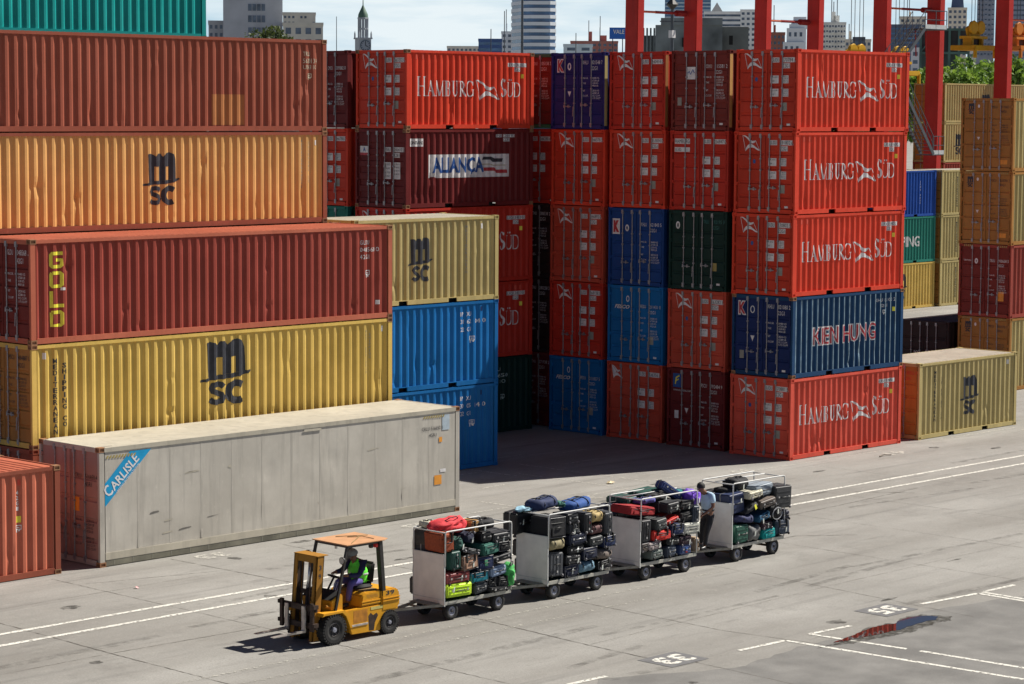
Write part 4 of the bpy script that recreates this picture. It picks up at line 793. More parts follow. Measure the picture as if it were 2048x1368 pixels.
def cart(u, label, first=None):
    e = empty('baggage_cart', (u, 37.25, 0)); tag(e, label, 'cart', 'baggage carts in tow behind the forklift'); Lc, Wc = 2.06, .97
    def mk(key, fn, name, par=None, loc=None): return link(name, cached(('cart', key), fn), par or e, loc)
    mk('bed', lambda: MB().box(.02, Lc-.02, .03, Wc-.03, .385, .425).mesh('bed', CF), 'bed')
    mk('rails', lambda: MB().box(.0, Lc, .0, .03, .35, .43).box(.0, Lc, Wc-.03, Wc, .35, .43).box(0, .03, .03, Wc-.03, .35, .43).box(Lc-.03, Lc, .03, Wc-.03, .35, .43).mesh('bed_frame', flat('cart_rail_grey', (.42, .41, .36), .5, .2, var=.25, scale=5), .004), 'bed_frame')
    mk('panel', lambda: MB().box(-.02, .0, .02, Wc-.02, .36, 1.45).mesh('end_panel', CW, .003), 'end_panel')
    mk('pframe', lambda: MB().box(-.026, .0, -.004, .022, .33, 1.46).box(-.026, .0, Wc-.022, Wc+.004, .33, 1.46).box(-.026, 0, .022, Wc-.022, 1.44, 1.46).box(-.028, -.021, .022, Wc-.022, .46, .48).mesh('panel_frame', CP), 'panel_frame', None)
    r = .016; z = 1.95
    def loop(y): return [(.0, y, 1.20), (.0, y, z-.05), (.012, y, z-.015), (.05, y, z), (Lc-.06, y, z), (Lc-.015, y, z-.015), (Lc, y, z-.06), (Lc, y, 1.0), (Lc, y, .43)]
    for y in (.0, Wc): mk(('loop', y), lambda: MB().tube(loop(y), r, 8).mesh('cage_tube', CP, smooth=True), 'cage_tube')
    for k, (p, q) in enumerate((((.0, 0, z-.02), (.0, Wc, z-.02)), ((Lc, 0, z-.03), (Lc, Wc, z-.03)), ((.05, Wc*.62, z-.012), (Lc-.05, Wc*.62, z-.012)))): mk(('bar', k), lambda: MB().tube([p, q], r*.85, 8).mesh('cage_tube', CP, smooth=True), 'cage_tube')
    for k, (x, y) in enumerate(((.24, .02), (1.70, .02))): wheel(e, x, y, .195, .195, .13, RIM)
    for x in (.24, 1.70):
        w_ = wheel(e, x, Wc-.02, .195, .195, .13, RIM); w_.rotation_euler = (0, 0, pi)
    for xa, xb in ((.24, .4), (1.70, 1.5)): mk(('axle', xa), lambda: MB().bar((xa, .1, .2), (xa, Wc-.1, .2), .05).bar((xa, .2, .2), (xb, .2, .36), .04).bar((xa, Wc-.2, .2), (xb, Wc-.2, .36), .04).mesh('axle', flat('axle_rust', (.14, .09, .05), .8, var=.3)), 'axle')
    mk('tow', lambda: MB().bar((-1.12, Wc/2, .34), (.1, .10, .34), .05, .06).bar((-1.12, Wc/2, .34), (.1, Wc-.10, .34), .05, .06).bar((-.45, .28, .345), (-.45, Wc-.28, .345), .04).box(-.30, .02, .15, Wc-.15, .372, .385).bar((-1.2, Wc/2, .335), (-.9, Wc/2, .335), .05).mesh('tow_bar', CS, .003), 'tow_bar')
    mk('ring', lambda: MB().tube([(-1.22+.05*cos(a*pi/4), Wc/2+.05*sin(a*pi/4), .335) for a in range(9)], .014, 6).mesh('tow_eye', CS), 'tow_eye')
    return e
CARTS = [37.09, 40.36, 43.54, 46.98]
for u, lb in zip(CARTS, ('first baggage cart, coupled straight behind the yellow forklift', 'second baggage cart from the forklift, two blue duffels on its load', 'third baggage cart from the forklift, a purple bag on its load', 'last baggage cart of the train, the standing man at its front')): cart(u, lb)
# ---------------------------------------------------------------- luggage
BC = {'black': (.012, .012, .014), 'charcoal': (.03, .031, .034), 'slate': (.05, .054, .062), 'slateb': (.055, .07, .10), 'dkgrey': (.05, .046, .04), 'navy': (.012, .016, .04), 'navyb': (.014, .026, .085), 'royal': (.018, .075, .27), 'bluelong': (.04, .065, .20), 'bluec': (.04, .07, .19), 'midnight': (.03, .035, .10),
 'rust': (.32, .065, .022), 'redbag': (.62, .035, .045), 'redcase': (.33, .016, .018), 'scarlet': (.62, .04, .03), 'scarletb': (.58, .03, .02), 'camel': (.40, .22, .07), 'camelb': (.42, .31, .13), 'cream': (.55, .52, .40), 'dkgreen': (.015, .07, .055), 'green': (.03, .13, .10), 'bottle': (.015, .09, .06), 'tanstrap': (.36, .21, .14), 'maroon': (.20, .03, .03),
 'teal': (.01, .21, .28), 'aqua': (.0, .30, .30), 'paleblue': (.28, .36, .50), 'lime': (.55, .78, .03), 'brgreen': (.07, .42, .10), 'khaki': (.26, .22, .12), 'burg': (.13, .06, .06), 'speck': (.055, .06, .06), 'taupe': (.16, .13, .11), 'mist': (.11, .20, .27), 'sky': (.30, .50, .62), 'purple': (.16, .06, .50), 'tealb': (.02, .20, .22),
 'pale': (.50, .50, .44), 'plum': (.04, .02, .03), 'mauve': (.36, .31, .30), 'greygreen': (.16, .19, .17), 'box': (.45, .33, .22), 'violet': (.07, .07, .26), 'silver': (.26, .30, .34), 'petrol': (.015, .09, .18), 'greytwo': (.15, .15, .15), 'brownb': (.22, .12, .06)}
def bagmat(c, kind):
    gl = kind == 'hard'
    return flat('luggage_%s_%s' % (c, 'shell' if gl else 'cloth'), BC[c], .55 if gl else .8, var=.22, scale=5 if gl else 12, bump=.15 if gl else .6)
HM = flat('handle_black_plastic', (.018, .018, .018), .5); SIL = flat('silver_trim', (.55, .55, .55), .3, .7); TAGW = flat('paper_tag_white', (.65, .68, .62), .6); TAGS = {'orange': flat('paper_tag_orange', (.8, .25, .05), .6), 'yellow': flat('paper_tag_yellow', (.8, .8, .05), .6), 'green': flat('paper_tag_green', (.1, .4, .2), .6), 'red': flat('paper_tag_red', (.7, .03, .03), .5)}
ZIP = flat('zip_dark', (.008, .008, .008), .5); STRAPC = flat('strap_black', (.012, .012, .012), .7); PIPE = flat('piping_grey', (.20, .20, .21), .5); RIMC = flat('shell_rim_grey', (.22, .22, .22), .35, .4)
def rbox(w, d, h, r, seg=3):
    bm = bmesh.new(); bmesh.ops.create_cube(bm, size=1)
    for v in bm.verts: v.co = Vector((v.co.x*w, v.co.y*d, v.co.z*h))
    bmesh.ops.bevel(bm, geom=bm.edges[:], offset=min(r, w*.45, d*.45, h*.45), segments=seg, affect='EDGES', clamp_overlap=True); return bm
def finish(bm, name, mat, parent, smooth=True):
    me = bpy.data.meshes.new(name); bm.to_mesh(me); bm.free(); me.materials.append(mat)
    if smooth: me.polygons.foreach_set('use_smooth', [True]*len(me.polygons))
    return link(name, me, parent)
def make_bag(kind, w, d, h, col, label, cat, seed):
    """a bag whose small visible face looks to -y; origin at its centre"""
    r = random.Random(seed); mat = bagmat(col, kind); e = empty({'hard': 'suitcase', 'soft': 'suitcase', 'duffel': 'duffel_bag', 'pack': 'backpack'}[kind]); tag(e, label, cat)
    if kind in ('hard', 'soft'):
        rr = .032 if kind == 'hard' else .028; bm = rbox(w, d, h, min(rr, w*.3, h*.3), 3)
        if kind == 'soft':
            bmesh.ops.subdivide_edges(bm, edges=bm.edges[:], cuts=1, use_grid_fill=True)
            for v in bm.verts:
                n = mnoise.noise_vector(v.co*6+Vector((seed*3.1, 0, 0))); v.co += n*.012; v.co.y -= .015*(1-(2*v.co.x/w)**2)*(1-(2*v.co.z/h)**2) if v.co.y < 0 else 0
        finish(bm, 'shell', mat, e, False)
        f = -d/2
        if kind == 'hard':
            up = h > w; k = 4
            m = MB()
            for i in range(1, k):
                if up: x = -w/2+w*i/k; m.box(x-.009, x+.009, f-.010, f+.02, -h*.40, h*.40)
                else: z = -h/2+h*i/k; m.box(-w*.40, w*.40, f-.010, f+.02, z-.009, z+.009)
            m.build('ridge', mat, e, bev=.003)
            for x in (-w*.30, w*.30):
                if not up: MB().box(x-.022, x+.022, f-.018, f-.008, -.012, .028).build('latch', SIL, e)
                else: MB().box(-.012, .028, f-.018, f-.008, x/w*h-.022, x/w*h+.022).build('latch', SIL, e)
            m = MB(); y = f+d*.5
            m.box(-w/2-.006, w/2+.006, y-.012, y+.012, h/2-.03, h/2+.007).box(-w/2-.007, -w/2+.02, y-.012, y+.012, -h/2, h/2-.03).box(w/2-.02, w/2+.007, y-.012, y+.012, -h/2, h/2-.03); m.build('shell_rim', RIMC, e)
        else:
            m = MB(); zz = h*.22
            m.tube([(-w*.49, f+.10, zz), (-w*.46, f+.01, zz), (-w*.2, f-.014, zz), (w*.2, f-.014, zz), (w*.46, f+.01, zz), (w*.49, f+.10, zz)], .007, 5); m.build('zip', ZIP, e)
            if seed % 3 == 0 or 'navy' in col or 'piping' in label:
                q_ = .47; MB().tube([(-w*q_, f-.004, -h*q_), (w*q_, f-.004, -h*q_), (w*q_, f-.004, h*q_), (-w*q_, f-.004, h*q_), (-w*q_, f-.004, -h*q_)], .007, 5).build('piping', PIPE, e)
            bm = rbox(w*.78, .03, h*.42, .012, 2)
            for v in bm.verts: v.co += Vector((0, f-.014, -h*.18))
            finish(bm, 'pocket', mat, e, False)
            if 'strap' in label or r.random() < .3:
                for x in (-w*.27, w*.27): MB().box(x-.02, x+.02, f-.026, f+.0, -h*.47, h*.47).box(x-.02, x+.02, f-.02, d*.4, h*.46, h*.5+.012).build('strap', STRAPC, e, bev=.003)
        if h > w*1.25: hp = [(-.018+w*.0, f, h*.16), (0, f-.045, h*.14), (0, f-.05, 0), (0, f-.045, -h*.14), (0, f, -h*.16)]
        else: hp = [(-w*.18, f, 0), (-w*.16, f-.045, .0), (0, f-.055, .01), (w*.16, f-.045, 0), (w*.18, f, 0)]
        MB().tube(hp, .012, 6).build('handle', HM if 'grey handle' not in label else SIL, e, smooth=True)
        if w > .22 and (r.random() < .55 or 'wheel' in label):
            for x in (-w*.38, w*.38): MB().lathe([(0, -.014), (.03, -.014), (.036, 0), (.03, .014), (0, .014)], (x, f-.012, -h/2+.02 if 'wheels up' not in label else h/2-.0), 'x', 12).build('wheel', ROD if r.random() < .5 else HM, e)
    elif kind == 'duffel':
        n, k = 22, 14; m = MB(); rows = []
        for i in range(k+1):
            t = i/k*2-1; s_ = (1-abs(t)**5)**.5 if abs(t) < 1 else .0
            for j in range(n):
                a = 2*pi*j/n; c, s2 = cos(a), sin(a); sq = (abs(c)**3.2+abs(s2)**3.2)**(-1/3.2)
                p = Vector((t*w/2, d/2*c*sq*max(.25, s_), h/2*s2*sq*max(.25, s_)*(1-.12*cos(3*t))))
                if a < pi: p.z -= .03*(1-t*t)*0
                p += mnoise.noise_vector(p*5+Vector((seed, 1, 2)))*.028+mnoise.noise_vector(p*16+Vector((seed, 4, 2)))*.012; m.v.append(tuple(p))
        m.f = [(i*n+j, i*n+(j+1) % n, (i+1)*n+(j+1) % n, (i+1)*n+j) for i in range(k) for j in range(n)]+[tuple(range(n))[::-1], tuple(k*n+j for j in range(n))]
        m.build('bag_body', mat, e, smooth=True)
        for x in (-w*.22, w*.22):
            MB().tube([(x, -d*.52*sin(a), h*.53*cos(a)) for a in [q*.28-.6 for q in range(9)]], .012, 5).build('strap', STRAPC, e)
        MB().tube([(-w*.2, -d*.12, h*.5), (-w*.15, -d*.18, h*.62), (w*.12, -d*.2, h*.63), (w*.2, -d*.12, h*.5)], .013, 6).build('handle', STRAPC, e)
        MB().tube([(-w*.42, 0, h*.46), (0, .01, h*.52), (w*.42, 0, h*.46)], .008, 5).build('zip', ZIP, e)
    else:
        bm = bmesh.new(); bmesh.ops.create_icosphere(bm, subdivisions=4, radius=.5)
        for v in bm.verts:
            c = v.co.normalized(); q = (abs(c.x)**3+abs(c.y)**3+abs(c.z)**3)**(-1/3); p = Vector((c.x*q*w/2, c.y*q*d/2, c.z*q*h/2*(1 if c.z < 0 else .96-.15*abs(c.x))))
            p += mnoise.noise_vector(p*6+Vector((seed, 1, 7)))*.05+mnoise.noise_vector(p*17+Vector((seed, 1, 7)))*.022; v.co = p
        finish(bm, 'bag_body', mat, e)
        bm = rbox(w*.5, .06, h*.4, .025, 2)
        for v in bm.verts: v.co += Vector((0, -d*.48, -h*.12))
        finish(bm, 'pocket', mat, e)
        MB().tube([(-w*.2, -d*.35, h*.40), (-w*.1, -d*.46, h*.55), (w*.1, -d*.46, h*.55), (w*.2, -d*.35, h*.40)], .011, 6).build('handle', STRAPC, e)
        if 'loop' in label: MB().tube([(-w*.3+w*.5*cos(a*.5)+.05, -d*.55, -h*.05-h*.42*sin(a*.5)) for a in range(12)], .010, 6).build('strap', SIL, e)
    for k_, mt in TAGS.items():
        if k_+' tag ' in label+' ' or (k_ == 'red' and 'red dot' in label) or (k_ == 'green' and 'green tag' in label):
            s_ = .035 if k_ == 'red' else .08; MB().box(-s_/2, s_/2, -d/2-.035, -d/2-.031, h*.05-s_, h*.05+s_*.6).build('tag', mt, e)
    if ('white tag' in label or 'white label' in label or 'plastic wrap' in label or r.random() < .33) and h > .15: 
        q = MB(); a, c = r.uniform(-w*.3, w*.2), r.uniform(-h*.1, h*.3); q.poly([(a, -d/2-.04, c), (a+.045, -d/2-.036, c+.02), (a+.02, -d/2-.045, c-.10), (a-.02, -d/2-.04, c-.11)]); q.build('tag', TAGW, e)
    if 'sticker' in label: MB().box(-.06, .04, -d/2-.022, -d/2-.018, -.03, .05).build('sticker', BLUEM, e); MB().box(-.05, .03, -d/2-.022, -d/2-.018, -.08, -.035).build('sticker', REDM, e)
    return e
BAGS = [
(1, 37.12, 37.60, 1.47, 1.93, 37.60, .78, 'duffel', 'dkgrey', 'charcoal grey duffel with an orange tag lying across the front end of the first cart'),
(1, 37.07, 37.43, 1.49, 1.91, 37.30, .6, 'soft', 'rust', 'rust orange suitcase standing at the front top corner of the first cart'),
(1, 37.15, 38.18, 1.79, 2.15, 37.55, .5, 'pack', 'redbag', 'bright red soft rucksack lying on top of the first cart'),
(1, 38.13, 38.48, 1.76, 2.04, 37.50, .4, 'soft', 'camel', 'camel brown bag between the red rucksack and the black duffel'),
(1, 38.30, 38.84, 1.80, 2.04, 37.40, .45, 'duffel', 'black', 'black duffel with white tags at the rear top of the first cart'),
(1, 37.21, 37.53, 1.92, 2.08, 37.90, .35, 'duffel', 'cream', 'cream bag behind the red rucksack, a thin hoop of handles sticking up'),
(1, 38.31, 38.60, 1.58, 1.81, 37.28, .6, 'hard', 'black', 'black suitcase with studs under the black duffel of the first cart'),
(1, 38.61, 39.17, 1.54, 1.75, 37.25, .6, 'hard', 'charcoal', 'black case jutting out at the rear top corner of the first cart'),
(1, 37.41, 37.75, 1.46, 1.78, 37.30, .4, 'pack', 'dkgreen', 'dark green gathered cloth bag beside the rust orange suitcase'),
(1, 37.66, 38.18, 1.34, 1.55, 37.25, .55, 'soft', 'slate', 'slate grey backpack leaning over the brown strapped suitcase'),
(1, 37.82, 38.15, 1.56, 1.83, 37.35, .5, 'pack', 'navy', 'dark navy bag with a white plastic wrap on it, below the red rucksack'),
(1, 38.20, 38.79, 1.29, 1.55, 37.25, .55, 'soft', 'green', 'green folded garment bag near the rear of the first cart'),
(1, 38.79, 39.15, 1.31, 1.53, 37.25, .6, 'soft', 'black', 'black soft case with a silver zip at the rear of the first cart'),
(1, 38.60, 39.16, 1.06, 1.30, 37.20, .6, 'hard', 'charcoal', 'dark slanting hard case with a brown rim above the green backpack'),
(1, 37.28, 37.59, 1.08, 1.50, 37.25, .6, 'hard', 'dkgreen', 'dark green upright hard case behind the front white panel edge'),
(1, 37.61, 38.11, 1.02, 1.37, 37.25, .6, 'soft', 'tanstrap', 'light brown suitcase bound with two black straps'),
(1, 38.15, 38.62, 0.96, 1.27, 37.25, .6, 'soft', 'navyb', 'navy suitcase with a green tag in the middle row of the first cart'),
(1, 37.12, 37.87, 0.78, 1.04, 37.25, .7, 'hard', 'maroon', 'maroon case with pale stripes directly on the lime green one'),
(1, 37.93, 38.45, 0.73, 0.96, 37.25, .6, 'soft', 'teal', 'turquoise soft case in the lower row of the first cart'),
(1, 38.50, 39.02, 0.77, 0.99, 37.25, .6, 'hard', 'paleblue', 'pale blue and grey hard case beside the turquoise one'),
(1, 38.70, 39.11, 0.51, 0.75, 37.25, .6, 'soft', 'black', 'black case with grey straps low at the rear of the first cart'),
(1, 38.47, 38.72, 0.55, 0.76, 37.27, .6, 'soft', 'black', 'small black bag beside the strapped black case at the bottom rear'),
(1, 37.08, 37.91, 0.50, 0.79, 37.22, .75, 'hard', 'lime', 'lime green hard suitcase on the floor of the first cart'),
(1, 37.96, 38.40, 0.47, 0.70, 37.25, .7, 'hard', 'slate', 'dark slate suitcase right of the lime green one'),
(1, 39.02, 39.26, 0.50, 1.04, 37.20, .3, 'pack', 'brgreen', 'bright green backpack hanging from the rear corner of the first cart'),
(1, 38.35, 38.97, 0.46, 0.55, 37.15, .6, 'hard', 'black', 'flat black case at the bottom rear edge of the first cart'),
(2, 40.03, 40.69, 1.45, 1.95, 38.00, .4, 'hard', 'black', 'big black suitcase with a side handle at the far front corner of the second cart'),
(2, 40.39, 40.94, 1.38, 1.87, 37.25, .65, 'soft', 'black', 'black trolley case with silver fittings at the front top of the second cart'),
(2, 40.66, 41.11, 1.38, 1.77, 37.95, .6, 'soft', 'black', "black upright bag between the two big ones above the second cart's white panel"),
(2, 40.35, 40.97, 1.09, 1.39, 37.20, .6, 'duffel', 'khaki', 'khaki holdall with buckles on the second cart'),
(2, 41.06, 41.40, 1.65, 1.88, 37.25, .6, 'hard', 'charcoal', 'black case with two wheels in the top row of the second cart'),
(2, 41.04, 41.40, 1.41, 1.64, 37.25, .6, 'soft', 'slate', 'grey black case with a zipped pocket below the two-wheeled one'),
(2, 41.51, 41.79, 1.38, 1.86, 37.22, .6, 'hard', 'charcoal', 'dark grey upright case with a red dot on the second cart'),
(2, 41.76, 42.24, 1.58, 1.86, 37.20, .5, 'duffel', 'camelb', 'golden tan folded bag in the top row of the second cart'),
(2, 41.77, 42.24, 1.30, 1.56, 37.22, .5, 'duffel', 'burg', 'burgundy leather bag right under the golden tan one'),
(2, 42.22, 42.52, 1.26, 1.80, 37.22, .6, 'hard', 'slate', 'dark grey hard upright suitcase at the rear top of the second cart'),
(2, 41.07, 41.64, 1.15, 1.41, 37.22, .6, 'hard', 'navy', 'navy case with a big pale grey handle on the second cart'),
(2, 41.07, 41.59, 0.95, 1.15, 37.25, .6, 'hard', 'black', 'black case under the navy one with the grey handle'),
(2, 41.75, 42.20, 1.06, 1.29, 37.22, .6, 'hard', 'speck', 'dark studded case under the burgundy bag'),
(2, 42.20, 42.61, 0.98, 1.24, 37.20, .5, 'soft', 'navyb', 'small navy bag with frame handles at the rear middle of the second cart'),
(2, 40.95, 41.44, 0.73, 0.95, 37.22, .6, 'hard', 'charcoal', 'dark grey case with a lit top edge on the second cart'),
(2, 41.50, 41.97, 0.77, 1.04, 37.20, .5, 'soft', 'navy', 'dark blue trolley frame bag above the misty blue holdall'),
(2, 41.99, 42.57, 0.68, 0.96, 37.20, .6, 'duffel', 'taupe', 'taupe brown holdall at the rear of the second cart'),
(2, 40.41, 40.88, 0.50, 1.06, 37.25, .65, 'hard', 'slate', 'tall dark slate suitcase standing just behind the white panel of the second cart'),
(2, 41.33, 41.99, 0.46, 0.75, 37.20, .6, 'duffel', 'mist', 'misty blue holdall on the floor of the second cart'),
(2, 42.01, 42.49, 0.48, 0.67, 37.22, .6, 'soft', 'black', 'black low case at the bottom rear of the second cart'),
(2, 40.91, 41.39, 0.45, 0.72, 37.25, .6, 'soft', 'navy', 'dark navy case on the floor between the slate suitcase and the misty blue holdall'),
(2, 40.48, 41.37, 1.93, 2.21, 37.75, .5, 'duffel', 'navyb', 'dark navy duffel on top of the second cart, the front one of two'),
(2, 41.45, 42.42, 1.82, 2.08, 37.65, .5, 'duffel', 'royal', 'royal blue duffel on top of the second cart, the rear one of two'),
(2, 40.13, 40.62, 1.94, 2.04, 37.90, .3, 'pack', 'sky', 'light blue plastic bag on the front top edge of the second cart'),
(2, 41.39, 41.60, 1.89, 2.06, 37.80, .3, 'pack', 'green', 'small green bag squeezed between the two blue duffels'),
(3, 43.36, 43.94, 1.44, 1.74, 38.00, .6, 'duffel', 'navy', 'dark navy duffel above the white panel of the third cart'),
(3, 43.80, 44.37, 1.69, 1.87, 38.00, .6, 'hard', 'dkgreen', 'very dark green case at the front top of the third cart'),
(3, 43.13, 44.18, 1.49, 1.83, 37.30, .6, 'soft', 'redcase', 'deep red suitcase at the front top corner of the third cart'),
(3, 44.34, 45.10, 1.84, 1.96, 37.90, .5, 'hard', 'dkgreen', 'flat dark case lying behind the black rucksack on the third cart'),
(3, 44.42, 44.99, 1.74, 1.94, 37.60, .4, 'pack', 'black', 'black rucksack on top of the third cart'),
(3, 44.75, 45.63, 1.79, 2.07, 37.65, .3, 'hard', 'bluelong', 'long blue case tilted over the top of the third cart'),
(3, 45.44, 45.89, 1.58, 1.94, 37.30, .4, 'pack', 'purple', 'shiny purple bag at the rear top of the third cart'),
(3, 45.48, 45.95, 1.75, 1.90, 37.70, .4, 'pack', 'tealb', 'teal and violet bag behind the purple one'),
(3, 44.53, 44.97, 1.51, 1.76, 37.25, .6, 'hard', 'charcoal', 'dark grey boxy case with a red lower edge, top row of the third cart'),
(3, 44.46, 44.94, 1.22, 1.44, 37.22, .6, 'hard', 'scarlet', 'scarlet case with white lines, tilted, in the middle of the third cart'),
(3, 45.03, 45.57, 1.50, 1.72, 37.30, .5, 'soft', 'black', 'black case lying with its two wheels up on the third cart'),
(3, 45.03, 45.57, 1.23, 1.49, 37.28, .6, 'soft', 'black', 'black soft case under the two-wheels-up one'),
(3, 45.47, 45.68, 1.16, 1.60, 37.20, .6, 'hard', 'slateb', 'slim slate blue upright case at the rear of the third cart'),
(3, 44.03, 44.46, 1.14, 1.42, 37.20, .5, 'hard', 'speck', 'beige edged square black case standing on the scarlet strapped one'),
(3, 43.94, 44.60, 0.90, 1.14, 37.20, .6, 'soft', 'scarletb', 'scarlet suitcase with dark straps low in the third cart'),
(3, 44.60, 45.06, 0.97, 1.24, 37.20, .6, 'soft', 'navyb', 'blue black strapped case right of the scarlet ones'),
(3, 45.08, 45.69, 0.91, 1.20, 37.20, .6, 'hard', 'pale', 'pale grey ribbed hard case at the rear of the third cart'),
(3, 43.57, 43.93, 0.91, 1.46, 37.25, .65, 'hard', 'charcoal', "dark grey upright suitcase just behind the third cart's white panel"),
(3, 44.49, 44.95, 0.74, 0.93, 37.22, .6, 'hard', 'black', 'black case with a bright edge in the lower row of the third cart'),
(3, 44.95, 45.39, 0.68, 0.92, 37.22, .6, 'soft', 'plum', 'dark plum suitcase with a white label'),
(3, 43.76, 44.26, 0.71, 0.90, 37.20, .6, 'soft', 'mauve', 'mauve beige suitcase on the ribbed grey green one'),
(3, 43.86, 44.31, 0.48, 0.70, 37.20, .6, 'hard', 'greygreen', 'grey green ribbed case on the floor of the third cart'),
(3, 44.45, 44.81, 0.44, 0.71, 37.22, .6, 'hard', 'slateb', 'slate case on the floor of the third cart'),
(3, 44.91, 45.35, 0.44, 0.68, 37.20, .6, 'hard', 'bluec', 'blue case with a red and blue sticker on the floor of the third cart'),
(3, 43.58, 43.82, 0.70, 0.91, 37.25, .6, 'soft', 'taupe', "taupe bag tucked behind the bottom of the third cart's white panel"),
(3, 45.57, 45.73, 0.44, 0.79, 37.25, .6, 'hard', 'box', 'tan cardboard box at the bottom rear of the third cart'),
(3, 43.99, 44.56, 1.71, 1.86, 37.60, .4, 'duffel', 'violet', 'violet blue bag lying on the deep red suitcase'),
(4, 46.60, 47.57, 1.17, 1.67, 37.35, .9, 'hard', 'navyb', 'big dark navy suitcase at the front top corner of the fourth cart'),
(4, 47.36, 48.05, 1.70, 1.99, 37.50, .5, 'duffel', 'black', 'black leather bag topmost on the fourth cart'),
(4, 47.14, 47.83, 1.60, 1.76, 37.60, .5, 'duffel', 'black', 'low black duffel in front of the topmost leather bag on the fourth cart'),
(4, 47.84, 48.69, 1.50, 1.80, 37.30, .6, 'hard', 'silver', 'silver grey topped case in the top row of the fourth cart'),
(4, 47.55, 48.17, 1.51, 1.70, 37.22, .5, 'hard', 'cream', 'cream beauty case below the silver grey one'),
(4, 48.62, 49.28, 1.14, 1.71, 37.20, .5, 'hard', 'charcoal', 'black upright suitcase with a silver rim at the rear top of the fourth cart'),
(4, 47.43, 48.07, 1.09, 1.51, 37.20, .5, 'pack', 'charcoal', 'round black backpack with a yellow tag on the fourth cart'),
(4, 48.03, 48.61, 1.20, 1.50, 37.15, .5, 'hard', 'taupe', 'dark taupe hard case with pale stripes on the fourth cart'),
(4, 47.88, 48.43, 0.88, 1.14, 37.20, .6, 'soft', 'petrol', 'petrol blue case with white tags in the middle of the fourth cart'),
(4, 48.41, 48.89, 0.90, 1.25, 37.15, .4, 'pack', 'black', 'black shoulder bag with a looping strap on the fourth cart'),
(4, 49.00, 49.28, 0.83, 1.07, 37.25, .6, 'hard', 'navy', 'navy hard case peeping out at the rear of the fourth cart'),
(4, 48.76, 49.22, 0.46, 0.84, 37.20, .6, 'soft', 'slateb', 'blue grey strapped case at the bottom rear of the fourth cart'),
(4, 47.08, 47.59, 0.46, 0.91, 37.22, .7, 'hard', 'bottle', 'bottle green upright suitcase behind the white panel of the fourth cart'),
(4, 47.59, 48.09, 0.42, 0.85, 37.18, .5, 'duffel', 'greytwo', 'two-tone grey holdall on the floor of the fourth cart'),
(4, 48.16, 48.64, 0.44, 0.69, 37.20, .6, 'soft', 'aqua', 'aqua case on the floor of the fourth cart'),
(4, 47.24, 47.83, 0.92, 1.12, 37.18, .5, 'duffel', 'midnight', 'midnight blue bag leaning out under the yellow tagged backpack'),
(4, 48.08, 48.54, 0.67, 0.86, 37.22, .6, 'soft', 'plum', 'plum black case between the petrol blue and the aqua ones'),
(4, 47.28, 47.55, 1.59, 1.69, 37.90, .3, 'pack', 'green', "dark green bag behind the standing man's shoulder"),
(4, 47.18, 47.38, 1.48, 1.65, 37.90, .3, 'soft', 'brownb', "small brown bag beside the standing man's back")]

CATN = {'hard': 'suitcase', 'soft': 'suitcase', 'duffel': 'duffel bag', 'pack': 'backpack'}
for i, (ct, u0, u1, z0, z1, v, dep, kind, col, lb) in enumerate(BAGS):
    r = random.Random(i*13+5); u0 = max(u0, CARTS[ct-1]+.02) if z0 < 1.4 else u0; w, h = u1-u0, z1-z0; dep = min(dep, .62 if kind in ('hard', 'soft') else dep)
    tilt = {'deep red': .14, 'scarlet case with': -.22, 'long blue': .55, 'dark slanting': -.16, 'slate grey backpack leaning': .25, 'pale blue and grey': -.08, 'round black': -.45, 'dark taupe': -.18, 'petrol': -.18, 'beige edged': -.08}
    a = next((t for k_, t in tilt.items() if lb.startswith(k_)), r.uniform(-.07, .07))
    if abs(a) > .12:      # measured boxes are the tilted outline: shrink the bag to fit it
        c_, s_ = cos(abs(a)), sin(abs(a)); dt = c_*c_-s_*s_; w2, h2 = (w*c_-h*s_)/dt, (h*c_-w*s_)/dt
        w, h = (max(w2, .12), max(h2, .1)) if w2 > 0 and h2 > 0 else (w*.85, h*.7)
    e = make_bag(kind, w*.98, dep, h*.98, col, lb, CATN[kind], i); e.location = ((u0+u1)/2, v+dep/2, (z0+z1)/2); e.rotation_euler = (r.uniform(-.05, .05), a, r.uniform(-.16, .16) if u0 > CARTS[ct-1]+.14 or z0 > 1.4 else 0)
    e['group'] = 'luggage piled on the %s cart' % ('first', 'second', 'third', 'fourth')[ct-1]
# the cases packed inside and on the far side of each load, seen only through gaps and past the far edge
for ci, u in enumerate(CARTS):
    nm = ('first', 'second', 'third', 'fourth')[ci]; first = []
    for k in range(12):
        r = random.Random(ci*50+k); col = ('black', 'charcoal', 'slate', 'navy')[k % 4]; xi, zi = k % 4, k//4
        lb = '%s suitcase %s from the front, %s row, far side of the %s cart' % ({'navy': 'dark navy', 'slate': 'slate grey'}.get(col, col), ('first', 'second', 'third', 'fourth')[xi], ('bottom', 'middle', 'top')[zi], nm)
        e = make_bag('soft' if k % 2 else 'hard', .48, .55, .38 if zi < 3 else .3, col, lb, 'suitcase', 900+ci*20+k); e['group'] = 'dark luggage on the far side of the %s cart' % nm
        e.location = (u+.28+xi*.50, 37.25+.80+r.uniform(-.03, .12), .64+zi*.42); e.rotation_euler = (r.uniform(-.08, .08), r.uniform(-.1, .1), r.uniform(-.15, .15)+pi)
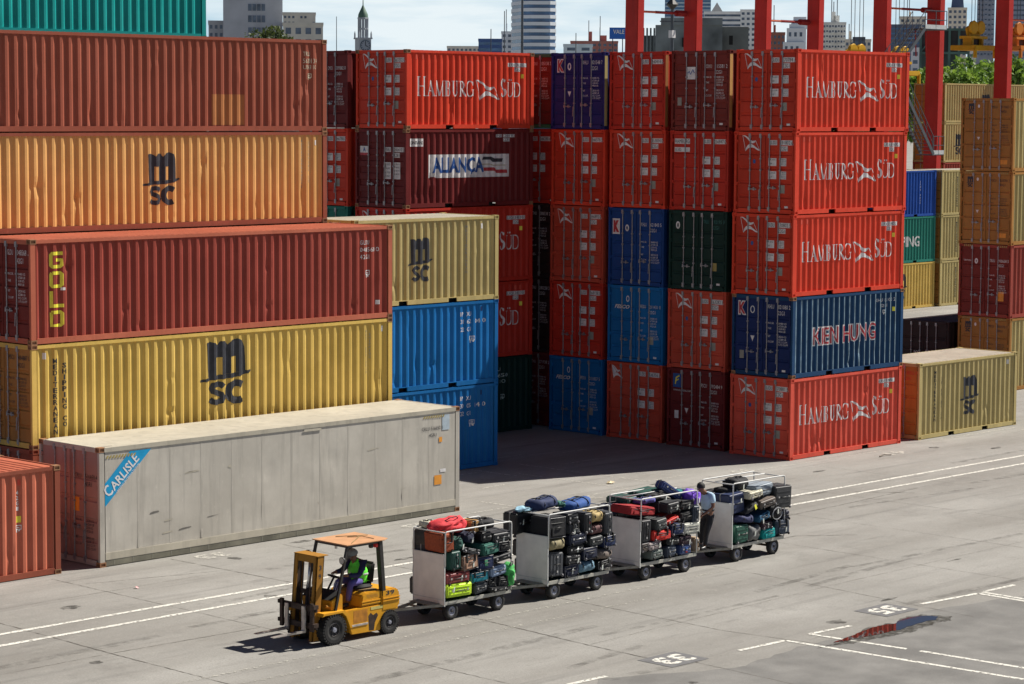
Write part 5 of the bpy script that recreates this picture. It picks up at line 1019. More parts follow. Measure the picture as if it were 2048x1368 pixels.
# thin hoop of handles standing up from the cream bag
# ---------------------------------------------------------------- people
SKIN = flat('skin_brown', (.20, .095, .055), .55, var=.1, scale=20); HAIR = flat('hair_black', (.012, .010, .009), .7, var=.4, scale=60, bump=.6)
def skinned(name, pts, edges, rad, mat, parent, root=0, sub=1):
    me = bpy.data.meshes.new(name); me.from_pydata(pts, edges, []); o = bpy.data.objects.new(name, me); COL.objects.link(o)
    o.modifiers.new('skin', 'SKIN')
    for i, v in enumerate(me.skin_vertices[0].data): rr = rad[i]; v.radius = rr if isinstance(rr, tuple) else (rr, rr)
    for v in me.skin_vertices[0].data: v.use_root = False
    me.skin_vertices[0].data[root].use_root = True
    s = o.modifiers.new('sub', 'SUBSURF'); s.levels = s.render_levels = sub
    dg = bpy.context.evaluated_depsgraph_get(); n = bpy.data.meshes.new_from_object(o.evaluated_get(dg)); bpy.data.objects.remove(o); bpy.data.meshes.remove(me)
    n.name = name; n.materials.clear(); n.materials.append(mat); n.polygons.foreach_set('use_smooth', [True]*len(n.polygons)); return link(name, n, parent)
def chain(J, names, extra=0.0, k=1.0):
    pts = [J[n][0] for n in names]; return pts, [J[n][1]*k+extra for n in names]
def person(parent, J, shirt_mat, trouser_mat, shoe_mat, sleeve='short', curl=1):
    """J: joint -> ((x, y, z), radius); faces -x"""
    order = ['pelvis', 'spine', 'chest', 'neck', 'jaw', 'head', 'crown']; idx = {}; pts = []; rad = []; ed = []
    def add(n, par, p=None, r_=None):
        idx[n] = len(pts); pts.append(tuple(p or J[n][0])); rad.append(r_ or J[n][1])
        if par: ed.append((idx[par], idx[n]))
    for i, n in enumerate(order): add(n, order[i-1] if i else None)
    h = Vector(J['head'][0]); f = Vector(J['face']).normalized(); sd = Vector((0, 0, 1)).cross(f).normalized()
    add('nose', 'head', h+f*.108-Vector((0, 0, .01)), .016); add('chin', 'jaw', Vector(J['jaw'][0])+f*.055-Vector((0, 0, .02)), .030)
    for q, s_ in (('earl', 1), ('earr', -1)): add(q, 'head', h+sd*s_*.088-Vector((0, 0, .005)), .018)
    for s_ in ('l', 'r'):
        add('sh'+s_, 'chest'); add('el'+s_, 'sh'+s_); add('wr'+s_, 'el'+s_)
        wv, ev = Vector(J['wr'+s_][0]), Vector(J['el'+s_][0]); d = (wv-ev).normalized(); palm = wv+d*.055; add('palm'+s_, 'wr'+s_, palm, (.034, .020))
        side = d.cross(Vector((0, 0, 1))).normalized(); dn = d.cross(side).normalized()
        if dn.z > 0: dn = -dn
        for q in range(4):
            o = side*(q-1.5)*.021; ln = (.030, .036, .034, .026)[q]; b0 = palm+d*.035+o; b1 = b0+(d*.8+dn*.5*curl).normalized()*ln; b2 = b1+(d*.35+dn*.9*curl).normalized()*ln*.8
            add('f%s%da' % (s_, q), 'palm'+s_, b0, .010); add('f%s%db' % (s_, q), 'f%s%da' % (s_, q), b1, .009); add('f%s%dc' % (s_, q), 'f%s%db' % (s_, q), b2, .008)
        t0 = wv+d*.03+side*(-.035 if s_ == 'l' else .035); add('t%sa' % s_, 'palm'+s_, t0+d*.01, .011); add('t%sb' % s_, 't%sa' % s_, t0+d*.035+dn*.02, .009)
        add('hip'+s_, 'pelvis'); add('kn'+s_, 'hip'+s_); add('an'+s_, 'kn'+s_)
    body = skinned('body', pts, ed, rad, SKIN, parent, 0, 1)
    # eyes, hair
    for s_ in (1, -1):
        c = h+f*.088+sd*s_*.032+Vector((0, 0, .012)); bm = bmesh.new(); bmesh.ops.create_uvsphere(bm, u_segments=8, v_segments=6, radius=.013)
        for v in bm.verts: v.co += c
        finish(bm, 'eye', DARKM, parent)
    mo = MB(); c = Vector(J['jaw'][0])+f*.083+Vector((0, 0, -.002)); mo.bar(c-sd*.024, c+sd*.024, .012, .008); mo.build('mouth', flat('lips', (.13, .04, .035), .6), parent)
    g = 0.016; names = ['pelvis', 'spine', 'chest', 'neckb']; J['neckb'] = (tuple(Vector(J['chest'][0]).lerp(Vector(J['neck'][0]), .75)), J['neck'][1]*1.25)
    p2 = [J[n][0] for n in names]; r2 = [J['pelvis'][1]*.96+g, J['spine'][1]+g*1.2, J['chest'][1]+g, J['neckb'][1]+.005]; e2 = [(0, 1), (1, 2), (2, 3)]
    for s_ in ('l', 'r'):
        k = len(p2); p2.append(J['sh'+s_][0]); r2.append(J['sh'+s_][1]+g); e2.append((2, k)); el = Vector(J['el'+s_][0]); sh = Vector(J['sh'+s_][0])
        if sleeve == 'short': p2.append(tuple(sh.lerp(el, .72))); r2.append(J['el'+s_][1]+.030); e2.append((k, k+1))
        else: p2 += [tuple(el), tuple(el.lerp(Vector(J['wr'+s_][0]), .92))]; r2 += [J['el'+s_][1]+g, J['wr'+s_][1]+g]; e2 += [(k, k+1), (k+1, k+2)]
    skinned('shirt', p2, e2, r2, shirt_mat, parent, 1, 1)
    pe = Vector(J['pelvis'][0]); p3 = [tuple(pe+(Vector(J['spine'][0])-pe)*.55), J['pelvis'][0]]; r3 = [J['pelvis'][1]*.98, J['pelvis'][1]+.006]; e3 = [(0, 1)]
    for s_ in ('l', 'r'):
        k = len(p3); an = Vector(J['an'+s_][0]); kn = Vector(J['kn'+s_][0]); p3 += [J['hip'+s_][0], tuple(kn), tuple(kn.lerp(an, .95))]; r3 += [J['hip'+s_][1]+.014, J['kn'+s_][1]+.012, J['an'+s_][1]+.018]; e3 += [(1, k), (k, k+1), (k+1, k+2)]
    skinned('trousers', p3, e3, r3, trouser_mat, parent, 0, 1)
    for s_ in ('l', 'r'):
        a, t = Vector(J['an'+s_][0]), Vector(J['toe'+s_][0]); skinned('shoe', [tuple(a+Vector((.03, 0, -.02))), tuple(a.lerp(t, .5)-Vector((0, 0, .015))), tuple(t)], [(0, 1), (1, 2)], [.062, .056, .048], shoe_mat, parent, 0, 1)
    return body
def hair_cap(J, mat, name='hair', peak=False, sc=1.0):
    h = Vector(J['head'][0]); f = Vector(J['face']).normalized(); bm = bmesh.new(); bmesh.ops.create_uvsphere(bm, u_segments=20, v_segments=14, radius=1)
    cut = -.25 if not peak else -.02
    bmesh.ops.bisect_plane(bm, geom=bm.verts[:]+bm.edges[:]+bm.faces[:], plane_co=(0, 0, cut), plane_no=(.45 if not peak else .0, 0, 1), clear_inner=True)
    rot = Vector((-1, 0, 0)).rotation_difference(f).to_matrix()
    for v in bm.verts:
        c = v.co.copy(); c = Vector((c.x*.112*sc, c.y*.094*sc, c.z*.118*sc)); c += mnoise.noise_vector(c*30)*.006; v.co = h+rot @ c+Vector((.0, 0, .018))
    return bm
man = empty('person', (46.28, 37.62, .385)); tag(man, 'man in a light blue shirt standing on the tow bar, reaching into the luggage', 'person')
JM = {'pelvis': ((.20, 0, .86), .135), 'spine': ((.21, 0, 1.02), .125), 'chest': ((.15, 0, 1.24), .15), 'neck': ((.02, 0, 1.41), .058), 'jaw': ((-.08, 0, 1.46), .060), 'head': ((-.09, 0, 1.525), .088), 'crown': ((-.075, 0, 1.59), .070), 'face': (-.95, .05, -.35),
 'shl': ((.12, .19, 1.33), .062), 'ell': ((.02, .24, 1.06), .046), 'wrl': ((-.20, .14, .95), .033), 'shr': ((.12, -.19, 1.33), .062), 'elr': ((.10, -.24, 1.04), .046), 'wrr': ((-.14, -.16, .90), .033),
 'hipl': ((.20, .095, .80), .095), 'knl': ((.10, .12, .44), .062), 'anl': ((.08, .12, .08), .036), 'toel': ((-.12, .14, .035), .024), 'hipr': ((.20, -.095, .80), .095), 'knr': ((.02, -.11, .43), .062), 'anr': ((-.06, -.12, .08), .036), 'toer': ((-.26, -.13, .035), .024)}
person(man, JM, flat('light_blue_cotton', (.46, .62, .76), .8, var=.12, bump=.4), flat('black_trousers', (.012, .013, .018), .8, var=.2, bump=.3), flat('black_shoe', (.01, .01, .01), .4))
finish(hair_cap(JM, HAIR), 'hair', HAIR, man)
MB().lathe([(.152, -.018), (.158, 0), (.152, .02)], (.20, 0, .945), 'z', 20).build('belt', flat('belt_black', (.008, .008, .008), .4), man)
# ---------------------------------------------------------------- forklift
FK = empty('forklift', (33.83, 37.20, 0)); tag(FK, 'yellow forklift numbered 39 towing the baggage carts, a driver in the seat', 'forklift')
FY = paint('forklift_yellow', (.68, .33, .02), .9, .4, .15); FR = paint('mast_dirty_yellow', (.40, .19, .03), 1.3, .6, .1, dirt=.9); FD = flat('greasy_dark_steel', (.055, .034, .024), .6, .3, var=.5, scale=9, bump=.4); FB = flat('guard_black', (.025, .022, .02), .5, var=.3)
CANO = flat('canopy_plywood', (.52, .27, .13), .7, var=.12, scale=4); STEELW = flat('worn_fork_steel', (.50, .46, .42), .4, .6, var=.3)
Wf = 1.12
def tl(x, z): return x+.13*(z-.2)/1.6          # the mast leans slightly back
# body: side profile extruded between the wheels
MB().prism([(.30, .66), (.52, .13), (1.32, .11), (1.46, .45), (1.84, .50), (1.84, .66)], 'y', .03, .10).prism([(.30, .66), (.52, .13), (1.32, .11), (1.46, .45), (1.84, .50), (1.84, .66)], 'y', Wf-.10, Wf-.03).box(.55, 1.30, .10, Wf-.10, .14, .36).box(1.30, 1.80, .10, Wf-.10, .42, .655).box(.98, 1.30, .10, Wf-.10, .36, .655).build('chassis', FY, FK, bev=.012)
MB().box(.50, .97, .016, .11, .29, .335).build('step', STEELW, FK, bev=.006)
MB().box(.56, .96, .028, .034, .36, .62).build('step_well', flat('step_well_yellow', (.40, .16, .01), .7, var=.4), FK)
MB().prism([(.80, .665), (.84, .90), (.92, .955), (1.36, .955), (1.36, .665)], 'y', .05, Wf-.05).build('engine_hood', FY, FK, bev=.02)
MB().prism([(1.365, .665), (1.365, .96), (1.76, .96), (1.88, .88), (1.90, .60), (1.80, .50), (1.365, .50)], 'y', .02, Wf-.02).build('counterweight', FY, FK, bev=.03)
for z in (.70, .755): 
    MB().prism([(.80, z), (.80, z+.03), (1.34, z+.03), (1.34, z)], 'y', .028, .055).build('hood_ridge', FY, FK, bev=.008); MB().prism([(1.38, z), (1.38, z+.03), (1.88, z+.03), (1.88, z)], 'y', .0, .025).build('hood_ridge', FY, FK, bev=.008)
MB().prism([(-.34, .62), (-.30, .69), (.28, .69), (.38, .60), (.50, .30), (.44, .28), (.32, .55), (.22, .64), (-.26, .64)], 'y', -.015, .26).build('fender', FY, FK, bev=.006)
MB().prism([(-.34, .62), (-.30, .69), (.28, .69), (.38, .60), (.50, .30), (.44, .28), (.32, .55), (.22, .64), (-.26, .64)], 'y', Wf-.26, Wf+.015).build('fender', FY, FK, bev=.006)
MB().prism([(.02, .66), (.02, .90), (.26, 1.02), (.33, .98), (.33, .66)], 'y', .10, Wf-.10).build('cowl', FY, FK, bev=.015)
MB().prism([(.0, .905), (.24, 1.035), (.30, 1.06), (.30, 1.03), (.24, 1.022), (.02, .90)], 'y', .12, Wf-.12).build('dashboard', BLACK, FK)
MB().box(.33, .98, .12, Wf-.12, .36, .38).build('floor_plate', FD, FK)
MB().prism([(1.0, .15), (1.14, .14), (1.17, .30), (1.26, .44), (1.22, .50), (1.12, .46), (1.05, .52), (.98, .46)], 'y', .0285, .0305).build('grease_stain', FD, FK)
for y in (.46, .50, .62): MB().tube([(tl(-.24, 1.6), y, 1.6), (tl(-.22, 1.2), y+.02, 1.25), (-.12, y, .9), (.0, y, .72)], .012, 6).build('hydraulic_hose', BLACK, FK)
MB().box(.96, 1.34, .14, Wf-.14, .955, .975).build('hood_mat', flat('worn_brown_mat', (.22, .14, .06), .8), FK)
def ftext(s, name, x0, z0, x1, z1, y, mat, b=.02):
    vs, fs = T(s, x0, z0, x1, z1, b); m = MB(); m.v = [(x, y, z) for x, z in vs]; m.f = fs; return m.build(name, mat, FK)
ftext('39', 'fleet_number', 1.48, .83, 1.72, .93, -.0 + .017, DARKM); ftext('TOYOTA', 'maker_name', .95, .83, 1.28, .90, .047, flat('embossed_dull_yellow', (.46, .22, .03), .6)); ftext('39', 'fleet_number', 1.0, 0, 1.0, 0, 0, DARKM) if False else None
m = MB(); m.box(1.05, 1.52, .024, .029, .575, .635).build('name_sticker', flat('sticker_faded_yellow', (.52, .45, .14), .6), FK)
# wheels
wheel(FK, 0, -.02, .315, .315, .24, HUB, 1, .50); w_ = wheel(FK, 0, Wf+.02, .315, .315, .24, HUB, 1, .50); w_.rotation_euler = (0, 0, pi)
wheel(FK, 1.575, -.01, .25, .25, .19, HUB, 1, .50); w_ = wheel(FK, 1.575, Wf+.01, .25, .25, .19, HUB, 1, .50); w_.rotation_euler = (0, 0, pi)
# mast, tilted slightly back
MS = MB()

def upright(m, y0, y1, x0, x1, z0, z1):
    m.prism([(tl(x0, z0), z0), (tl(x1, z0), z0), (tl(x1, z1), z1), (tl(x0, z1), z1)], 'y', y0, y1)
for y0, y1, s_ in ((.20, .245, 1), (.865, .91, -1)):
    m = MB(); upright(m, y0, y1, -.42, -.22, .10, 1.84); upright(m, y0 if s_ > 0 else y1-.11, y0+.11 if s_ > 0 else y1, -.42, -.395, .10, 1.84); upright(m, y0 if s_ > 0 else y1-.11, y0+.11 if s_ > 0 else y1, -.245, -.22, .10, 1.84); m.build('mast_rail', FR, FK, bev=.004)
    m = MB(); a, b_ = (y0+.05, y0+.085) if s_ > 0 else (y1-.085, y1-.05); upright(m, a, b_, -.40, -.26, .16, 1.78); upright(m, a, b_+.05 if s_ > 0 else b_, -.40, -.375, .16, 1.78); m.build('inner_mast_rail', FD, FK, bev=.003)
m = MB(); upright(m, .246, .864, -.41, -.20, 1.70, 1.84); m.build('mast_crossbeam', FR, FK, bev=.004); m = MB(); upright(m, .246, .864, -.30, -.22, 1.02, 1.10); m.build('mast_crossbeam', FD, FK)
m = MB(); upright(m, .19, .92, -.42, -.12, 1.842, 1.856); m.build('mast_top_plate', FR, FK)
m = MB(); m.tube([(tl(-.30, .2), .555, .2), (tl(-.30, 1.1), .555, 1.15)], .045, 12).build('lift_cylinder', FD, FK, smooth=True); MB().tube([(tl(-.30, 1.1), .555, 1.1), (tl(-.30, 1.7), .555, 1.70)], .025, 10).build('piston_rod', SIL, FK, smooth=True)
for y in (.44, .67):
    m = MB(); m.bar((tl(-.36, .7), y, .6), (tl(-.36, 1.7), y, 1.68), .03, .012); m.build('lift_chain', FD, FK)
MB().tube([(-.10, .16, .80), (.12, .16, .72)], .03, 8).build('tilt_cylinder', FR, FK)
ftext('3', 'fleet_number', tl(-.35, 1.56), 1.56, tl(-.35, 1.56)+.07, 1.66, .1975, DARKM); ftext('9', 'fleet_number', tl(-.35, 1.38), 1.38, tl(-.35, 1.38)+.07, 1.48, .1975, DARKM)
# carriage and forks
MB().box(-.50, -.44, .02, 1.10, .74, .86).box(-.50, -.44, .02, 1.10, .38, .49).build('carriage', FD, FK, bev=.006)
for y in (.05, .98): MB().box(-.56, -.50, y, y+.09, .34, .92).build('carriage_plate', FD, FK, bev=.005)
for y in (.0, 1.06):
    for z in (.46, .84): MB().box(-.57, -.43, y, y+.06, z-.03, z+.05).build('carriage_hook', FD, FK, bev=.004)
for y in (.28, .80):
    MB().prism([(-.53, .84), (-.53, .295), (-1.38, .305), (-1.42, .315), (-1.38, .325), (-.57, .345), (-.57, .84)], 'y', y, y+.10).build('fork', STEELW, FK, bev=.003)
# overhead guard
for y in (.06, Wf-.11):
    MB().bar((.44, y+.025, 1.99), (.10, y+.025, .68), .05, .06).build('guard_post', FB, FK, bev=.004); MB().bar((1.34, y+.025, 1.99), (1.46, y+.025, .66), .12, .10).build('guard_post', FB, FK, bev=.006)
MB().box(.42, 1.38, .05, .10, 1.955, 2.0).box(.42, 1.38, Wf-.10, Wf-.05, 1.955, 2.0).box(.42, .47, .10, Wf-.10, 1.955, 2.0).box(1.33, 1.38, .10, Wf-.10, 1.955, 2.0).build('guard_frame', FB, FK, bev=.004)
m = MB(); gx = [(.38, .03), (1.42, .0), (1.60, .10), (1.62, Wf+.02), (.40, Wf+.01)]; m.prism(gx, 'z', 2.005, 2.025); m.build('canopy', CANO, FK, bev=.003)
MB().tube([(1.05, .75, 2.035), (1.25, .5, 2.055), (1.3, .2, 2.035)], .008, 5).tube([(.9, .95, 2.035), (1.2, .62, 2.06), (1.5, .6, 2.04)], .008, 5).tube([(1.2, .55, 2.05), (.6, .12, 2.04), (.40, .08, 1.9)], .008, 5).build('rope', flat('old_rope', (.25, .18, .07), .8), FK)
for x, y, z in ((.24, .03, 1.72), (.24, Wf-.03, 1.74)):
    o = MB().lathe([(0, .08), (.05, .07), (.075, .02), (.078, -.01), (.07, -.015)], (x, y, z), 'x', 16).build('headlight', FB, FK, smooth=True)
    MB().lathe([(.066, -.012), (.03, -.004), (0, 0)], (x, y, z), 'x', 16).build('lens', flat('lamp_glass_pale', (.55, .55, .52), .15), o)
for x, y, mt in ((1.12, .10, FB), (1.24, .09, TAGS['red'])): MB().lathe([(0, -.035), (.045, -.03), (.05, .03), (0, .04)], (x, y, 1.915), 'x', 14).build('rear_lamp', mt, FK)
MB().tube([(.52, .52, 1.88), (.52, .52, 1.93), (.52, .52, 1.955)], .03, 10).build('beacon', SIL, FK)
# steering wheel, levers, seat
MB().tube([(.30, .56, 1.0), (.50, .56, 1.28)], .022, 8).build('steering_column', BLACK, FK)
sw = MB(); sw.tube([(.50+.10*cos(a*pi/8)*.9, .56+.16*sin(a*pi/8), 1.29+.10*cos(a*pi/8)*-.45) for a in range(17)], .014, 6); sw.tube([(.50, .40, 1.29), (.50, .72, 1.29)], .01, 5); sw.build('steering_wheel', BLACK, FK, smooth=True)
for y in (.30, .36, .42): MB().tube([(.34, y, 1.03), (.42, y, 1.19)], .008, 6).lathe([(0, -.02), (.018, 0), (0, .02)], (.42, y, 1.20), 'z', 8).build('lever', SIL, FK)
bm = rbox(.46, .50, .10, .04, 3)
for v in bm.verts: v.co += Vector((1.17, .56, 1.005))
finish(bm, 'seat', BLACK, FK); bm = rbox(.10, .46, .46, .045, 3)
for v in bm.verts: v.co += Vector((1.42+(v.co.z)*.15, .56, 1.27))
finish(bm, 'backrest', BLACK, FK)
MB().tube([(1.34, .40, 1.0), (1.30, .36, .96)], .01, 5).build('seat_belt', BLACK, FK)
# driver
dr = empty('person', (33.83+1.14, 37.20+.56, 1.0)); tag(dr, 'forklift driver in a bright green safety vest and grey cap, hands on the steering wheel', 'person')
JD = {'pelvis': ((.06, 0, .14), .135), 'spine': ((.08, 0, .28), .125), 'chest': ((.04, 0, .44), .145), 'neck': ((-.05, 0, .58), .055), 'jaw': ((-.10, 0, .615), .058), 'head': ((-.10, 0, .675), .086), 'crown': ((-.09, 0, .735), .068), 'face': (-.9, -.12, -.30),
 'shl': ((.03, .19, .52), .062), 'ell': ((-.20, .25, .32), .048), 'wrl': ((-.48, .14, .34), .034), 'shr': ((.03, -.19, .52), .062), 'elr': ((-.16, -.26, .28), .048), 'wrr': ((-.44, -.16, .30), .034),
 'hipl': ((.04, .10, .12), .095), 'knl': ((-.40, .16, .14), .064), 'anl': ((-.50, .15, -.26), .046), 'toel': ((-.66, .15, -.31), .035), 'hipr': ((.04, -.10, .12), .095), 'knr': ((-.36, -.20, .13), .064), 'anr': ((-.42, -.18, -.28), .046), 'toer': ((-.58, -.18, -.33), .035)}
NAVYC = flat('navy_overall_cloth', (.015, .02, .075), .85, var=.2, bump=.4); JEAN = flat('violet_blue_trousers', (.10, .085, .30), .85, var=.2, bump=.4)
person(dr, JD, NAVYC, JEAN, flat('brown_shoe', (.03, .02, .015), .5), 'long')
VEST = flat('hi_vis_green', (.16, .95, .06), .6, var=.15, bump=.5)
c = JD['chest'][0]; pv = [JD['pelvis'][0], JD['spine'][0], JD['chest'][0], (.0, 0, .52), (.03, .17, .50), (.03, -.17, .50)]; o = skinned('safety_vest', pv, [(0, 1), (1, 2), (2, 3), (2, 4), (2, 5)], [.180, .188, .205, .11, .125, .125], VEST, dr, 1, 1)
MB().lathe([(.202, -.022), (.208, 0), (.202, .022)], (.075, 0, .27), 'z', 22).build('reflective_band', flat('reflective_grey', (.62, .66, .60), .3), dr)
h = Vector(JD['head'][0]); bm = hair_cap(JD, GREYM, 'cap', True, 1.06); CAPM = flat('cap_grey_cotton', (.20, .23, .23), .85, var=.1, bump=.3); finish(bm, 'cap', CAPM, dr)
fx = Vector(JD['face']).normalized(); pk = MB(); c = h+Vector((0, 0, .03)); sd = Vector((0, 0, 1)).cross(fx).normalized()
pk.poly([c+fx*.08+sd*.075, c+fx*.17+sd*.05-Vector((0, 0, .02)), c+fx*.19-Vector((0, 0, .024)), c+fx*.17-sd*.05-Vector((0, 0, .02)), c+fx*.08-sd*.075]); pk.build('cap_peak', CAPM, dr)
# ---------------------------------------------------------------- cranes behind the stacks
CR = paint('crane_red', (.52, .032, .022), .25, .4); CRD = paint('crane_dark_red', (.30, .02, .018), .25); OR = flat('tie_rod_orange', (.65, .13, .04), .5); GAL = flat('galvanised_steel', (.09, .10, .11), .5, .4, var=.2)
def ray(px, py):
    X, Y = (px-1024)/FPX, (684-py)/FPX; return F0+RR*X+UU*Y
def on_y(px, py, y): d = ray(px, py); t = y/d.y; return Vector((d.x*t, y, CAMZ+d.z*t))
def at_d(px, py, dist): d = ray(px, py); t = dist/math.hypot(d.x, d.y); return Vector((d.x*t, d.y*t, CAMZ+d.z*t))
CG = 'red gantry cranes standing behind the stacks'
# legs at their measured places along one rail, Y about 87
def leg(parent, u, v, wu, wv, ztop, lean=.0, taper=1.0, base=0):
    m = MB(); b = [(-wu/2*taper, -wv/2), (wu/2*taper, -wv/2), (wu/2*taper, wv/2), (-wu/2*taper, wv/2)]; t = [(-wu/2+lean, -wv/2), (wu/2+lean, -wv/2), (wu/2+lean, wv/2), (-wu/2+lean, wv/2)]
    m.v = [(u+x, v+y, base) for x, y in b]+[(u+x, v+y, ztop) for x, y in t]; m.f = [(3, 2, 1, 0), (4, 5, 6, 7), (0, 1, 5, 4), (1, 2, 6, 5), (2, 3, 7, 6), (3, 0, 4, 7)]
    return m.build('crane_leg', CR, parent, bev=.03)
V_ = 87.0
def crane(pairs, label, wu, wv, rodz, extra=None):
    e = empty('gantry_crane', (0, 0, 0)); tag(e, label, 'crane', CG); us = []
    for px in pairs:
        p = on_y(px+14, 104, V_); us.append(p.x); leg(e, p.x, V_+wv/2, wu, wv, 19.0, .22)
    a, b_ = us[0], us[-1]
    if len(us) > 1:
        m = MB(); n = a+(b_-a)*.42; m.tube([(a+wu/2, V_+.6, rodz), (n, V_+.6, rodz)], .06, 8); m.build('tie_rod', OR, e); MB().tube([(n, V_+.6, rodz-.0), (b_-1.0, V_+.6, rodz)], .075, 8).build('tie_rod', CRD, e); MB().tube([(b_-1.1, V_+.6, rodz), (b_-wu/2, V_+.6, rodz)], .17, 8).build('tie_rod_socket', CRD, e)
    MB().box(a-2, b_+2, V_-.2, V_+1.6, 19.0, 20.4).build('crane_beam', CR, e, bev=.05)
    MB().box(a-1, b_+1, V_-.1, V_+1.5, .3, 1.5).build('sill_beam', CRD, e, bev=.05)
    return e, us
c1, _ = crane((1263, 1380), 'red crane legs rising left of centre, behind the dull brown and deep red top containers', .54, .90, 16.35)
c2, _ = crane((1519, 1624), 'pair of red crane legs rising behind the top of the sunlit Hamburg Süd stack', .52, .86, 16.2)
c3, u3 = crane((1759, 1866), 'red crane with grey stairs, right of the sunlit Hamburg Süd stack', .54, .98, 17.3)
p = on_y(1997, 104, V_); c4, _ = crane((2003, 2110), 'red crane leg nearest the right edge, in front of the trees', .58, .98, 17.0)
# stairs on the third crane
def stairs(parent, p, q, y, wd=.9):
    p, q = Vector(p), Vector(q); n = int(abs(q.z-p.z)/.22)
    for yy in (y, y+wd): MB().bar((p.x, yy, p.z), (q.x, yy, q.z), .05, .22).build('stair_stringer', GAL, parent)
    for yy in (y, y+wd):
        m = MB()
        for h_ in (.55, 1.05): m.bar((p.x, yy, p.z+h_), (q.x, yy, q.z+h_), .035)
        for k in range(6): t = k/5; c = p.lerp(q, t); m.bar((c.x, yy, c.z), (c.x, yy, c.z+1.05), .03)
        m.build('handrail', GAL, parent)
    for k in range(n+1):
        t = k/n; c = p.lerp(q, t); MB().box(c.x-.14, c.x+.14, y+.03, y+wd-.03, c.z-.02, c.z+.02).build('stair_step', GAL, parent)
def platform(parent, x0, x1, y0, y1, z):
    MB().box(x0, x1, y0, y1, z-.06, z).build('platform', GAL, parent); m = MB()
    for h_ in (.55, 1.1): m.bar((x0, y0, z+h_), (x1, y0, z+h_), .04).bar((x1, y0, z+h_), (x1, y1, z+h_), .04)
    for x in (x0, (x0+x1)/2, x1): m.bar((x, y0, z), (x, y0, z+1.1), .04)
    m.build('platform_rail', GAL, parent); MB().box(x0, x1, y0-.02, y0, z, z+.25).build('toe_board', flat('toe_board_pale', (.5, .52, .52), .5), parent)
ys = V_-1.5; a = on_y(1867, 309, ys); b_ = on_y(1795, 150, ys); stairs(c3, a, b_, ys); platform(c3, a.x-.1, a.x+1.1, ys, ys+1.2, a.z)
platform(c3, b_.x-1.3, b_.x, ys, ys+1.2, b_.z); c = on_y(1850, 57, ys); stairs(c3, Vector((b_.x-.4, ys, b_.z)), c, ys); platform(c3, c.x, c.x+2.3, ys, ys+1.2, c.z)
for x in (a.x+.5, c.x+.6): MB().bar((x, ys+1.1, (a.z if x < c.x else c.z)-.1), (x+1.0, V_+.2, (a.z if x < c.x else c.z)-1.6), .07).build('platform_brace', CRD, c3)
# spreaders hanging on wire ropes
SY = paint('spreader_yellow', (.62, .37, .02), .5); SO = paint('spreader_orange', (.58, .20, .03), .5)
def spreader(px, py, y, label, mat, z_top=19.2, s=1.0):
    p = on_y(px, py, y); e = empty('crane_spreader', p); tag(e, label, 'spreader', 'spreaders hanging from the cranes')
    for x in (-.42, .42): MB().lathe([(.0, -.12), (.40, -.12), (.44, -.06), (.40, -.0), (.40, .1), (.0, .12)], (x*s, .2, 1.35), 'y', 20).build('rope_sheave', mat, e, bev=0)
    MB().prism([(-.85*s, 1.30), (-.70*s, .80), (.70*s, .80), (.85*s, 1.30), (.6*s, 1.45), (-.6*s, 1.45)], 'y', .35, .55).build('headblock', mat, e, bev=.04)
    MB().box(-.95*s, 1.0*s, .0, .9, .62, .80).build('headblock_beam', mat, e, bev=.02); MB().box(-.70, -.45, .1, .8, .18, .62).box(.45, .70, .1, .8, .18, .62).build('frame_post', mat, e, bev=.02); MB().box(-.42, .42, .3, .7, .22, .60).build('rotator', FD, e)
    MB().box(-1.22, 1.22, -.5, 1.4, -.12, .20).build('spreader_beam', mat, e, bev=.03)
    for x in (-1.22, 1.04): MB().box(x, x+.18, -.55, -.35, -.62, .0).build('flipper_arm', mat, e, bev=.02)
    for x in (-.62, -.25, .25, .62): MB().tube([(x*s, .2, 1.5), (x*s*1.02, .2, z_top-p.z)], .022, 5).build('wire_rope', FB, e)
    return e
spreader(1958, 97, V_+2, 'yellow spreader hanging clear above the trees between two red crane legs', SY); spreader(2048, 98, V_+4, 'orange yellow spreader cut by the right edge of the photo', SO)
spreader(1718, 146, V_+3, 'spreader whose green yellow pulleys just show above the Hamburg Süd stack', SY); spreader(1806, 148, V_+5, 'yellow spreader corner peeping out between the sunlit stack and the stairs', SY)
# grey green steel hopper behind the stairs
def blk(name, px0, px1, pyt, d, dep, mat, label, cat='building', yaw=0.0, base=0, par=None):
    """a block whose front spans px0..px1 at distance d (used only to find its real place and width)"""
    a, b_ = at_d(px0, pyt, d), at_d(px1, pyt, d); c = (a+b_)/2; w = (a-b_).length; e = par or empty(name, (c.x, c.y, 0), atan2(b_.y-a.y, b_.x-a.x)+yaw)
    if not par and label: tag(e, label, cat)
    return e, w, c.z
GH = flat('hopper_green_grey', (.10, .17, .15), .7, .2, var=.3, scale=.5); GD = flat('hopper_dark', (.05, .045, .045), .8, var=.4, scale=.4)
e, w, z = blk('hopper_tower', 1842, 1938, 57, 260, 6, GH, 'grey green steel hopper structure behind the crane stairs', 'structure')
MB().box(-w/2, w/2, 0, 5, z-2.4, z).build('hopper_bin', GD, e); m = MB()
for i in range(6): x = -w/2+w*i/5; m.box(x-.12, x+.12, -.15, 0, 0, z)
for zz in (z-2.5, z-.1, z*.6): m.box(-w/2, w/2, -.12, -.02, zz-.12, zz+.12)
m.bar((-w/2, -.2, z-2.4), (-w/2+2, -.2, z), .12); m.build('steel_frame', GH, e); MB().box(-w*.5, w*.3, .4, 4.6, 0, z-2.4).build('tower_wall', flat('hopper_panel', (.09, .12, .11), .8, var=.3, scale=.3), e)
